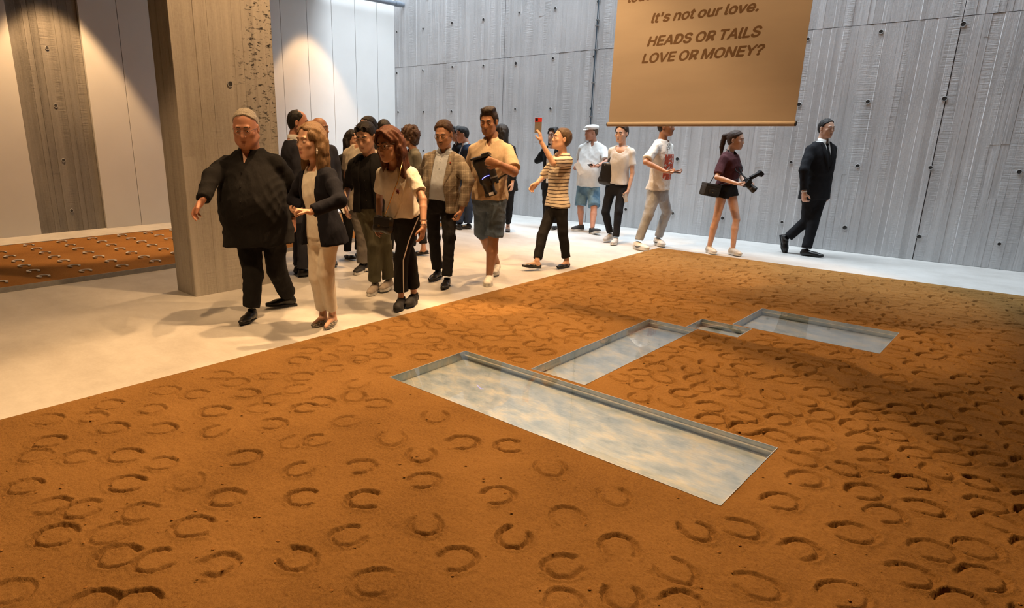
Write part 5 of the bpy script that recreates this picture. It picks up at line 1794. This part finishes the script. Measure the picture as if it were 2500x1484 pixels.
# ---- 15 woman behind the polo
p = Person((1228, 570), 1.66, -30, 'f', head=1.05, phead=-100, hd=(1222, 324), nck=(1230, 350), pel=(1234, 452), skin_col='fair',
    legs={'R': ((1226, 510), (1226, 556), .08, (1224, 574), .012), 'L': ((1244, 508), (1240, 552), .08, (1240, 566), .012)})
tag(p.root, 'long-haired woman in black half hidden behind the tall young man', 'person')
p.head_field(); p.core(); p.arm_field('L', .4, vox=.006); p.arm_field('R', .4, vox=.006); p.leg_field('R', top=0, foot=True); p.leg_field('L', top=0, foot=True); p.finish_body(); p.eyes(); p.hair('hair', H_BLACK, 'longback', vox=.006)
p.top('blouse', BLACK, g=.024, hem=-.16, sleeve=1.8, sr=(.070, .058, .05), vox=.011, flare=.03); p.trousers('trousers', BLACK, hem=.92, vox=.011, r=(.088, .06, .05)); p.shoes('flat', [plain('taupe_flat', (.16, .11, .09), .5), LSOLE])

# ---- 16 woman in stripes taking a picture
p = PEOPLE['stripe'] = Person((1348, 648), 1.63, -58, 'f', head=1.04, phead=-68, pit=-10, pel=(1360, 498), nck=(1373, 372), hd=(1370, 340), dh=.02, skin_col='fair',
    arms={'L': ((1350, 398), 1, (1321, 346), -1, (1316, 308)), 'R': ((1326, 432), -1, (1310, 448), 1, (1296, 463))},
    legs={'R': ((1324, 574), (1311, 638), .11, (1269, 650), .055), 'L': ((1374, 566), (1383, 636), .085, (1360, 655), .012)})
tag(p.root, 'short-haired woman in a striped top raising a phone to take a picture', 'person')
p.head_field(neck=.046); p.core(); p.arm_field('L', 2, curl=.32, spread=.05, nrm=unit(-RTH * .9 + FWH * .5), r=(.040, .034, .024)); p.arm_field('R', 2, curl=.7, r=(.040, .034, .024)); p.leg_field('R', top=0, foot=True); p.leg_field('L', top=0, foot=True); p.finish_body()
p.eyes(brow=(.10, .06, .04), lip=(.42, .16, .13)); p.hair('hair', H_GREYB, 'short', vol=.003)
p.top('striped_top', STRIPE, g=.018, hem=-.06, sleeve=.95, sr=(.060, .05, .05), wr=.005, flare=.012, neckline=.008)
p.trousers('trousers', BLACK, r=(.086, .068, .056), hem=.95, wr=.005, waist=.02); p.shoes('flat', [LBLACK, LSOLE])
band(p, 'R', SILVER, 'bracelet', .95, .028, .002)

# ---- 17 woman behind her
p = Person((1345, 558), 1.64, -20, 'f', head=1.06, phead=-40, hd=(1352, 331), nck=(1350, 354), pel=(1346, 446), skin_col='fair',
    arms={'R': ((1312, 392), -1, (1334, 386), 1, (1345, 384)), 'L': ((1372, 398), -1, (1350, 396), 1, (1335, 390))})
tag(p.root, 'dark-haired woman in a black jacket with folded arms behind the striped top', 'person')
p.head_field(vox=.005); p.core(); p.arm_field('R', .4, vox=.006); p.arm_field('L', .4, vox=.006); p.finish_body(); p.eyes(); p.hair('hair', H_BLACK, 'long', vox=.006, vol=.004)
p.glasses(FRAME, plain('dark_lens', (.02, .018, .016), .08), up=.085, back=-.03, r=.023, name='sunglasses')
p.top('white_top', WHITE, g=.010, hem=0, sleeve=0, vox=.012, wr=0); p.top('jacket', BLACK, g=.022, hem=-.2, sleeve=1.9, sr=(.066, .056, .046), vox=.011, open_=(-.3, 1.02, .05, .06, .0)); p.trousers('trousers', BLACK, hem=.97, vox=.013); p.shoes('flat', [LBLACK, LSOLE])

# ---- 18 man in a white flat cap
p = PEOPLE['cap'] = Person((1432, 562), 1.70, -12, 'belly', head=1.0, phead=-62, pit=4, pel=(1437, 452), nck=(1449, 346), hd=(1443, 324), skin_col='ruddy',
    arms={'R': ((1414, 392), -1, (1411, 398), 1, (1406, 404)), 'L': ((1480, 396), 1, (1458, 405), 1, (1441, 407))},
    legs={'R': ((1417, 504), (1418, 550), .085, (1391, 562), .02), 'L': ((1450, 506), (1446, 558), .085, (1452, 570), .015)})
tag(p.root, 'man in a white flat cap, white polo and blue denim shorts', 'person')
p.head_field(jaw=1.08, chub=.003, neck=.058, vox=.0048); p.core(); p.arm_field('R', 2, curl=.9, vox=.005); p.arm_field('L', 2, curl=.9, vox=.005, nrm=np.array([0, 0, 1.0])); p.leg_field('R', top=.4); p.leg_field('L', top=.4); p.finish_body()
p.eyes(brow=(.12, .08, .05)); p.hair('hair', H_GREYB, 'grey')
f = Field(*p.box([p.H(0, 0, .08)], .17), .005)
f.ell(p.H(0, -.012, .085), (.092, .118, .042), p.HM, 0); f.ell(p.H(0, -.03, .070), (.088, .095, .045), p.HM, .02)
f.cone(p.H(-.045, .088, .058), p.H(.045, .088, .058), .020, .020, .02, flat=p.HM[:, 2], ratio=.4); f.cone(p.H(-.03, .118, .050), p.H(.03, .118, .050), .018, .018, .02, flat=p.HM[:, 2], ratio=.4)
f.plane(p.H(0, 0, .045), p.HM @ unit((0, -.12, -1)), .004)
field_obj('flat_cap', [f], cloth('white_cap_cloth', (.74, .74, .73), fold=.3), p.root, p.base)
p.top('polo_shirt', WHITE, g=.026, hem=-.03, sleeve=.85, sr=(.072, .06, .05), wr=.006, open_=(.84, 1.02, .0, .035, .0)); collar(p, WHITE, r=.068, h=.032, gap=.7, out=.024)
p.trousers('denim_shorts', DENIM2, r=(.106, .096, .06), hem=.485, wr=.006, hemflare=.006); p.shoes('sneaker', [BSHOE, WSOLE, BSHOE], 1.1)
band(p, 'L', BELT, 'wristwatch', .93, .031, .005)

# ---- 19 woman with a black shoulder bag
p = PEOPLE['bag'] = Person((1496, 588), 1.68, -20, 'f', head=1.04, phead=-26, pit=6, pel=(1507, 452), nck=(1520, 354), hd=(1517, 326), skin_col='fair', shoulder=.150,
    arms={'L': ((1544, 424), 1, (1534, 464), 1, (1527, 486)), 'R': ((1492, 410), -1, (1496, 446), 1, (1495, 458))},
    legs={'R': ((1478, 518), (1490, 572), .11, (1468, 591), .02), 'L': ((1510, 518), (1503, 582), .085, (1494, 598), .015)})
tag(p.root, 'short-haired woman in a pale scoop-neck tee with a shoulder bag', 'person')
p.head_field(jaw=.94, neck=.046, chest=.085); p.core(); p.arm_field('L', 2, curl=.8, r=(.036, .031, .022)); p.arm_field('R', 2, curl=.6, r=(.036, .031, .022)); p.finish_body()
p.eyes(brow=(.03, .02, .014), browk=1.2); p.hair('hair', H_DARK, 'short', vol=.008)
p.top('scoop_tee', cloth('pale_grey_tee', (.60, .57, .53), fold=.5), g=.020, hem=.03, sleeve=.6, sr=(.060, .05, .05), wr=.006, flare=.01, scoop=(.80, .085))
p.trousers('skinny_jeans', JEANB, r=(.086, .062, .048), hem=.97, wr=.005); p.shoes('sneaker', [GSHOE, WSOLE, WSOLE], 1.02)

# ---- 20 man in a printed tee walking right
PRINT_X = .03
p = PEOPLE['print'] = Person((1586, 606), 1.76, 62, 'm', head=1.04, phead=72, pit=2, pel=(1606, 464), nck=(1619, 340), hd=(1627, 309), dh=0, skin_col='tan',
    arms={'R': ((1576, 396), 1, (1622, 418), 1, (1642, 422)), 'L': ((1628, 400), -1, (1642, 418), 1, (1652, 420))},
    legs={'R': ((1583, 522), (1557, 592), .10, (1588, 612), .02), 'L': ((1628, 516), (1606, 582), .10, (1633, 605), .02)})
tag(p.root, 'moustached man in a red-printed white tee and grey jeans under the banner', 'person')
p.head_field(); p.core(); p.arm_field('R', 2, curl=.9, nrm=np.array([0, 0, 1.0])); p.arm_field('L', 2, curl=.9, nrm=np.array([0, 0, 1.0]), vox=.005); p.finish_body()
p.eyes(brow=(.015, .01, .008), browk=1.2); p.hair('hair', H_BLACK, 'balding', vol=.002)
MB().tube([p.H(-.026, .088, -.054) - p.base, p.H(0, .099, -.048) - p.base, p.H(.026, .088, -.054) - p.base], [.003, .007, .003], 6).build('moustache', H_BLACK, p.root)
p.top('printed_tee', print_cloth(), g=.022, hem=.0, sleeve=.85, sr=(.074, .06, .05), wr=.006, flare=.01)
p.trousers('grey_jeans', GREYJ, r=(.090, .070, .060), hem=.96, wr=.007); p.shoes('sneaker', [WSHOE, WSOLE, LSOLE], 1.12)
for o in [c for c in p.root.children if c.name.startswith('shoe')]:
    for sg in (-1, 1): link('side_mark', side_mark(sg), LSOLE, o)

# ---- 21 photographer in a maroon shirt
p = PEOPLE['maroon'] = Person((1768, 618), 1.62, 62, 'f', head=1.0, phead=72, pit=4, pel=(1774, 458), nck=(1782, 370), hd=(1797, 342), dh=0, skin_col='fair', shoulder=.150,
    arms={'R': ((1750, 433), 1, (1795, 447), 1, (1812, 452)), 'L': ((1806, 424), -1, (1818, 448), 1, (1828, 452))},
    legs={'R': ((1749, 534), (1732, 602), .085, (1760, 624), .015), 'L': ((1798, 536), (1789, 606), .09, (1818, 627), .015)})
tag(p.root, 'young woman with a ponytail in a maroon shirt and black shorts', 'person')
p.head_field(neck=.045); p.core(); p.arm_field('R', 2, curl=.9, r=(.038, .034, .024), nrm=np.array([0, 0, 1.0])); p.arm_field('L', 2, curl=.9, nrm=np.array([0, 0, 1.0]), vox=.005)
p.leg_field('R', top=.9, r=(.078, .050, .052, .033)); p.leg_field('L', top=.9, r=(.078, .050, .052, .033)); p.finish_body()
p.eyes(brow=(.04, .025, .018)); p.hair('hair', H_BROWN, 'pony')
p.top('maroon_shirt', MAROON, g=.026, hem=.10, sleeve=.85, sr=(.066, .056, .05), wr=.006, flare=.01); collar(p, MAROON, r=.06, h=.022, gap=1.0, out=.02)
p.trousers('black_shorts', TUNIC, r=(.100, .098, .06), hem=.15, wr=.004, hemflare=.006, waist=.16); p.shoes('sneaker', [plain('off_white_sneaker', (.56, .52, .46), .7), WSOLE, WSOLE], 1.02)
c = p.H(.083, -.002, -.032) - p.base; MB().tube([c - [0, 0, .004], c + [0, 0, .004]], .005, 8).build('earring', PEARL, p.root)

# ---- 22 man in a black suit
p = PEOPLE['suit'] = Person((1978, 619), 1.79, 48, 'm', head=1.0, phead=44, pit=4, pel=(1990, 470), nck=(2008, 344), hd=(2018, 314), dh=.0, skin_col='fair', shoulder=.172,
    arms={'R': ((1963, 414), 1, (1963, 470), 1, (1963, 494)), 'L': ((2024, 412), -1, (2018, 468), 1, (2017, 488))},
    legs={'L': ((1984, 548), (1968, 609), .085, (2006, 627), .012), 'R': ((1970, 538), (1921, 582), .20, (1921, 613), .03)})
tag(p.root, 'slim man in a black suit and tie walking at the far right', 'person')
p.head_field(jaw=.98); p.core(); p.arm_field('R', .3, curl=.8); p.arm_field('L', .3, curl=.8); p.finish_body()
p.eyes(brow=(.014, .01, .008), browk=1.15); p.hair('hair', H_BLACK, 'short')
p.top('white_shirt', WHITE, g=.010, hem=0, sleeve=0, wr=0); collar(p, WHITE, r=.060, h=.046, gap=.45, out=.010)
m = MB(); kn = p.nck - p.up * .045 + p.F * .085 * p.k - p.base
m.tube([kn + p.up * .012, kn - p.up * .02], [.020, .012], 8); m.tube([kn - p.up * .02, kn - p.up * .16 + p.F * .048, kn - p.up * .28 + p.F * .055], [.012, .026, .028], 8); m.build('tie', TUNIC, p.root)
p.top('suit_jacket', cloth('black_suit_cloth', (.011, .011, .013), fold=.3), g=.026, hem=-.13, sleeve=1.9, sr=(.066, .058, .050), wr=.004, flare=.02, open_=(.42, 1.02, .0, .062, .0))
p.lapels(cloth('black_suit_cloth', (.011, .011, .013)), .42, .0, .94, .056, .026)
for q in 'RL': band(p, q, WHITE, 'shirt_cuff', .955, .027, .009)
p.trousers('suit_trousers', cloth('black_suit_cloth', (.011, .011, .013)), r=(.094, .070, .060), hem=.97, wr=.004); p.shoes('dress', [LBLACK, LSOLE], 1.08)

# ================================================================== things people hold or carry
def hc(q_, k, a=.095):
    S, E, W, D, pn = PEOPLE[q_].arm[k]
    return W + unit(D) * a * PEOPLE[q_].k


def thing_at(name, label, cat, c, x=None, y=None, z=None, group=None):
    """empty at c; x, y, z axes in world"""
    t = empty(name, (0, 0, 0))
    z = np.array([0, 0, 1.0]) if z is None else unit(z)
    x = unit(RTH if x is None else x); y = unit(np.cross(z, x)); x = np.cross(y, z)
    t.matrix_world = Matrix([[x[i], y[i], z[i], c[i]] for i in range(3)] + [[0, 0, 0, 1]])
    tag(t, label, cat, group)
    return t


M_BLK = plain('black_plastic', (.014, .014, .015), .38); M_GREYP = plain('grey_plastic', (.12, .12, .125), .5); M_REDC = plain('red_phone_case', (.50, .03, .025), .4)
M_TAUPE = plain('taupe_phone_back', (.17, .15, .135), .35); M_SCR = plain('dark_screen', (.02, .022, .026), .12); M_PAPER = plain('white_paper', (.75, .75, .74), .7)
M_LENSB = plain('lens_glass', (.015, .016, .03), .05); M_WHT = plain('white_label', (.75, .75, .78), .5); M_BAGB = plain('black_bag_fabric', (.013, .0125, .013), .75); M_LEA = plain('black_bag_leather', (.012, .011, .011), .4)


def phone(label, c, x, z, mats, w=.074, h=.150, case=None):
    """y axis = away from the back side"""
    t = thing_at('mobile_phone', label, 'phone', c, x, None, z, 'mobile phones held in the hand')
    MB().cbox((-w / 2, -.004, -h / 2), (w / 2, .004, h / 2), .003).build('phone_body', mats[0], t)
    MB().box((-w / 2 + .004, .0041, -h / 2 + .004), (w / 2 - .004, .0046, h / 2 - .004)).build('screen', M_SCR, t)
    if case: MB().cbox((-w / 2 - .0012, -.0052, h * .22), (w / 2 + .0012, .0045, h / 2 + .001), .003).build('case_top', case, t)
    b = MB().cbox((-w / 2 + .005, -.0068, h / 2 - .038), (-w / 2 + .034, -.004, h / 2 - .006), .003).build('camera_bump', M_BLK, t)
    for zz in (.014, .028): MB().tube([(-w / 2 + .014, -.0068, h / 2 - zz), (-w / 2 + .014, -.0085, h / 2 - zz)], .0055, 10).build('lens', M_LENSB, b)
    return t


# phone of the woman in stripes
p = PEOPLE['stripe']; W = p.arm['L'][2]
c = at(1314, 306, depth(W) + .0)
phone('red-topped phone held up by the woman in stripes', c, RTH * .95 - FWH * .3, at(1315.5, 283, depth(W)) - at(1313.5, 325, depth(W)), [M_TAUPE], w=.078, h=.165, case=M_REDC)
# cap man: phone and folded paper
p = PEOPLE['cap']
phone('dark phone held flat by the man in the flat cap', hc('cap', 'L', .10) + np.array([0, 0, .018]), RTH, unit(-FWH * .55 + RTH * -.4 + np.array([0, 0, .22])), [M_BLK], .072, .145)
c = at(1414, 411, depth(p.base) - .27)
t = thing_at('folded_leaflet', 'white folded leaflet in the hand of the man in the flat cap', 'leaflet', c, at(1428, 430, 9) - at(1411, 396, 9), None, unit(RTH * .6 - FWH * .2 + np.array([0, 0, .35])))
MB().box((-.10, -.001, -.045), (.10, .001, .045)).build('page', M_PAPER, t)
MB().add([(-.10, .0015, -.045), (.10, .0015, -.045), (.10, .022, .043), (-.10, .022, .043)], [(0, 1, 2, 3)]).add([(-.10, .0025, -.045), (.10, .0025, -.045), (.10, .023, .043), (-.10, .023, .043)], [(3, 2, 1, 0)]).build('page', M_PAPER, t)
# bag woman: phone and shoulder bag
p = PEOPLE['bag']
phone('silver phone in the lowered hand of the woman with the shoulder bag', hc('bag', 'L', .115) - RTH * .02 - FWH * .02, RTH * .8 - FWH * .5, unit(np.array([0, 0, 1.0]) - RTH * .25), [plain('silver_phone', (.45, .45, .47), .25, .5)], .072, .145)
c = at(1482, 422, depth(p.base) + .02)
t = thing_at('shoulder_bag', 'slouchy black shoulder bag hanging at the side of the pale tee', 'bag', c, RTH * .9 - FWH * .42, None, np.array([0, 0, 1.0]) + RTH * .12)
f = Field((-.12, -.08, -.19), (.12, .08, .19), .007)
f.cone((-.055, 0, -.12), (.055, 0, -.13), .055, .055, 0, flat=(0, 1, 0), ratio=.7); f.cone((-.05, 0, .10), (.05, 0, .10), .045, .045, .02, flat=(0, 1, 0), ratio=.55)
f.cone((-.05, 0, -.1), (-.05, 0, .1), .055, .045, .03, flat=(0, 1, 0), ratio=.65); f.cone((.05, 0, -.1), (.05, 0, .1), .055, .045, .03, flat=(0, 1, 0), ratio=.65); f.cone((0, 0, -.11), (0, 0, .1), .06, .05, .03, flat=(0, 1, 0), ratio=.8)
f.wrinkle(.004, 40, 4)
v, q = f.mesh(); link('bag_body', mesh_np('bag_body', v, q), M_LEA, t)
Mi = np.array(t.matrix_world.inverted())
wl_ = lambda P: (Mi @ np.append(P, 1))[:3]
S = p.sh['R']
pts = [wl_(c + np.array([0, 0, .13]) - RTH * .0), wl_(S - RTH * .02 - np.array([0, 0, .06]) - FWH * .06), wl_(S + np.array([0, 0, .062]) + RTH * .035 - FWH * .01), wl_(S + RTH * .02 + FWH * .085 - np.array([0, 0, .02])), wl_(c + np.array([0, 0, .13]) + FWH * .06)]
MB().tube(pts, .010, 8).build('strap', M_LEA, t)
for s_ in (-.05, .05): MB().tube([(s_, -.03, .10), (s_, -.034, .12)], .006, 8).build('buckle', SILVER, t)
# man in the printed tee
p = PEOPLE['print']
phone('black phone held out by the man in the printed tee', at(1648, 421, depth(p.arm['R'][2]) + .02), FWH, unit(RTH + np.array([0, 0, .05])), [M_BLK], .070, .11)
t = thing_at('hanging_sunglasses', 'dark sunglasses hooked on the neck of the printed tee', 'sunglasses', at(1632, 358, depth(p.base) - .14), RTH * .6 - FWH * .8, None, np.array([0, 0, 1.0]))
for s_ in (-1, 1):
    MB().tube([(.004 + .018 * math.cos(a), 0, s_ * .022 + .017 * math.sin(a)) for a in np.linspace(0, 6.283, 13)], .0025, 6, cap=False).build('rim', FRAME, t)
    MB().tube([(.0, .004, s_ * .034), (-.05, .01, s_ * .03)], .002, 6).build('temple', FRAME, t)
MB().tube([(.006, 0, -.008), (.006, 0, .008)], .0025, 6).build('bridge', FRAME, t)
# photographer: camera with flash, strap, camera bag
p = PEOPLE['maroon']; dep = depth(p.arm['R'][2]) + .03
c = at(1822, 447, dep)
fx = unit(RTH * .80 + np.array([0, 0, -.60]))
t = thing_at('photo_camera', 'black photo camera with raised flash held by the woman in maroon', 'camera', c, FWH, None, np.cross(FWH, fx) * 1.0)
# local axes: x = into the picture, y = ?, z ; work out lens direction in local space
Mi = np.array(t.matrix_world.inverted())
lv = lambda V: (Mi[:3, :3] @ np.asarray(V))
wl_ = lambda P: (Mi @ np.append(P, 1))[:3]
ld = lv(fx); lu = lv(unit(np.cross(fx, FWH) * -1)); lu = lu if (np.array(t.matrix_world)[:3, :3] @ lu)[2] > 0 else -lu; ls = np.cross(ld, lu)


def obox(m, c, a, b, d, ax, ch=.006):
    """box with half sizes a, b, d along ax[0..2] at c"""
    mm = MB().cbox((-a, -b, -d), (a, b, d), ch)
    m.add([np.asarray(c) + ax[0] * v[0] + ax[1] * v[1] + ax[2] * v[2] for v in mm.v], mm.f)
    return m


AX = (ld, ls, lu)
obox(MB(), (0, 0, 0), .032, .068, .046, AX).build('camera_body', M_BLK, t)
obox(MB(), lu * .055, .026, .022, .016, AX).build('viewfinder', M_BLK, t)
MB().tube([ld * .03, ld * .06, ld * .062, ld * .12, ld * .122, ld * .150], [.036, .036, .040, .040, .044, .045], 18).build('lens_barrel', M_BLK, t)
MB().tube([ld * .150 + 0 * ld, ld * .152], .038, 16).build('lens_glass', M_LENSB, t)
MB().tube([ld * .072, ld * .086], .0412, 18).build('zoom_ring', M_GREYP, t)
fd = unit(lv(RTH * .86 + np.array([0, 0, .5])))
MB().tube([lu * .07, lu * .085], .012, 10).build('flash_foot', M_BLK, t)
fo = lu * .085
fax = (fd, ls, unit(np.cross(fd, ls)))
obox(MB(), fo + fd * .055, .060, .030, .020, fax).build('flash_body', M_BLK, t)
fh = fo + fd * .13 + lv(np.array([0, 0, -.012]))
fd2 = unit(lv(RTH * .75 - np.array([0, 0, .66]))); fax2 = (fd2, ls, unit(np.cross(fd2, ls)))
h_ = obox(MB(), fh, .034, .038, .026, fax2).build('flash_head', M_BLK, t)
obox(MB(), fh + fd2 * .035, .002, .034, .022, fax2, .001).build('flash_window', M_WHT, h_)
nk = p.nck - p.up * .02
MB().tube([wl_(c + np.array([0, 0, .05]) - FWH * .05), wl_(nk + p.F * .135 + p.R * .06 - p.up * .22), wl_(nk + p.F * .075 + p.R * .07 - p.up * .05), wl_(nk + p.R * .062 + p.F * .02 + p.up * .035), wl_(nk - p.F * .055 + p.up * .045), wl_(nk - p.R * .06 + p.F * .02 + p.up * .035), wl_(nk + p.F * .075 - p.R * .06 - p.up * .05), wl_(nk + p.F * .14 - p.R * .04 - p.up * .22), wl_(c + np.array([0, 0, .05]) + FWH * .05)], .007, 6).build('neck_strap', M_BAGB, t)
c = at(1734, 463, depth(p.base) - .16)
t = thing_at('camera_bag', 'black padded camera bag slung behind the woman in maroon', 'bag', c, RTH * .98 + FWH * .2 - np.array([0, 0, .22]), None, np.array([0, 0, 1.0]) + RTH * .18)
MB().cbox((-.115, -.062, -.085), (.115, .062, .062), .028).build('bag_body', M_BAGB, t)
MB().cbox((-.055, -.078, -.05), (.055, -.055, .01), .008).build('front_pocket', M_BAGB, t)
MB().cbox((-.018, -.082, -.035), (.006, -.077, -.026), .001).build('badge', GOLD, t)
MB().cbox((-.112, -.065, .045), (.112, .065, .082), .016).build('lid', M_BAGB, t)
Mi = np.array(t.matrix_world.inverted()); wl_ = lambda P: (Mi @ np.append(P, 1))[:3]
S = p.sh['L']
MB().tube([wl_(c + np.array([0, 0, .08]) - RTH * .02), wl_(p.sh['R'] + np.array([0, 0, -.10]) - RTH * .06 - FWH * .05), wl_(p.nck - p.F * .10 - p.up * .06), wl_(S + p.up * .055), wl_(S + p.F * .12 - p.up * .12), wl_(p.pel + p.F * .16 + p.up * .12 + p.R * .02), wl_(c + RTH * .10 + np.array([0, 0, .05]))], .006, 6).build('strap', M_BAGB, t)
# small chain bag of the woman in the white tee
p = PEOPLE['tee']
c = at(936, 548, depth(p.base) - .13)
t = thing_at('chain_bag', 'small black handbag on a gold chain against dark trousers', 'bag', c, RTH * .9 - FWH * .4, None, np.array([0, 0, 1.0]) + RTH * .1)
f = Field((-.09, -.05, -.08), (.09, .05, .08), .005)
for sx in (-1, 1):
    for sz in (-1, 1): f.cone((sx * .06, -.012, sz * .042), (sx * .06, .012, sz * .042), .024, .024, 0)
f.cone((-.055, 0, -.03), (.055, 0, -.03), .040, .040, .04, flat=(0, 1, 0), ratio=.8); f.cone((-.055, 0, .03), (.055, 0, .03), .036, .036, .04, flat=(0, 1, 0), ratio=.8)
v, q = f.mesh(); link('bag_body', mesh_np('bag_body', v, q), M_LEA, t)
MB().cbox((-.075, -.042, -.012), (.075, -.034, .062), .006).build('flap', M_LEA, t)
MB().tube([(-.02, -.044, -.008), (-.02, -.050, -.008)], .012, 12).build('clasp', GOLD, t)
Mi = np.array(t.matrix_world.inverted()); wl_ = lambda P: (Mi @ np.append(P, 1))[:3]
a_ = at(942, 520, depth(p.base) - .17); b_ = at(972, 440, depth(p.base) - .27); d_ = at(982, 396, depth(p.nck) - .14)
e_ = p.sh['L'] + p.up * .06 + p.R * .07 - FWH * .03
MB().tube([wl_(c + np.array([0, 0, .055]) + RTH * .0), wl_(a_), wl_(b_), wl_(d_), wl_(e_), wl_(p.nck - p.F * .13 - p.up * .10), wl_(p.pel - p.F * .10 + p.R * .14 + p.up * .1), wl_(c + np.array([0, 0, .05]) + RTH * .03 + FWH * .03)], .0045, 6).build('chain', GOLD, t)
for s_ in (-1, 1): MB().tube([(s_ * .05, 0, .055), (s_ * .05, 0, .075)], .007, 8).build('chain_ring', GOLD, t)
# sheet of paper in the group
c = at(839, 503, depth(fl(884, 662)) - .1)
t = thing_at('paper_sheet', 'white sheet of paper between the blazer woman and the man behind', 'paper', c, RTH * .8 + FWH * .4, None, np.array([0, 0, 1.0]) + RTH * -.5)
MB().cbox((-.045, -.001, -.075), (.045, .001, .075), .0005).build('page', M_PAPER, t)
# the black equipment the tall young man carries
p = PEOPLE['polo']
dep = depth(p.base) - .24
ct = at(1173, 374, dep); cb = at(1198, 475, dep)
t = thing_at('video_equipment', 'bulky black camera unit with a blue light hugged by the young man', 'camera unit', (ct + cb) / 2, RTH * .97 - FWH * .2, None, unit(ct - cb))
f = Field((-.12, -.11, -.25), (.12, .11, .25), .006)
f.cone((-.045, 0, .13), (.045, 0, .13), .055, .055, 0); f.cone((-.025, 0, -.06), (.03, 0, -.06), .050, .050, .02); f.cone((-.04, 0, .12), (-.02, 0, -.06), .055, .05, .03); f.cone((.04, 0, .12), (.03, 0, -.06), .055, .05, .03); f.cone((0, 0, -.05), (0, .01, -.19), .060, .055, .02)
f.plane((0, 0, .175), unit((-.1, 0, 1))); f.plane((0, 0, -.205), (0, 0, -1))
v, q = f.mesh(); link('housing', mesh_np('housing', v, q), M_BLK, t)
MB().cbox((-.105, -.07, .165), (.095, .07, .186), .008).build('top_rim', M_BLK, t)
MB().cbox((.01, -.06, .184), (.085, .05, .204), .006).build('top_cap', M_BLK, t)
MB().cbox((-.05, -.062, -.222), (.062, .06, -.190), .006).build('base_plate', M_BLK, t)
MB().tube([(.075, -.055, .04), (.085, -.06, -.11)], [.040, .036], 16).build('side_barrel', M_BLK, t)
MB().tube([(.080, -.058, -.035), (.081, -.0585, -.05)], .0405, 16).build('barrel_ring', M_GREYP, t)
MB().tube([(.10, -.06, -.085), (.17, -.07, -.055), (.225, -.075, -.045)], [.014, .010, .009], 8).build('lever_arm', M_BLK, t)
MB().tube([(.088, -.085, -.10), (.088, -.100, -.10)], .009, 10).build('knob', SILVER, t)
MB().cbox((-.005, -.068, -.212), (.042, -.060, -.182), .001).build('label_plate', M_WHT, t)
M_LED, nt, bs = nodes('blue_led'); bs.inputs['Base Color'].default_value = (.05, .05, .6, 1); bs.inputs['Emission Color'].default_value = (.15, .15, 1, 1); bs.inputs['Emission Strength'].default_value = 6
MB().tube([(-.045 + .10 * a, -.062 + .012 * (2 * a - 1) ** 2, -.045 + .018 * (1 - (2 * a - 1) ** 2) + .02 * a) for a in np.linspace(0, 1, 9)], .0035, 6).build('blue_light', M_LED, t)
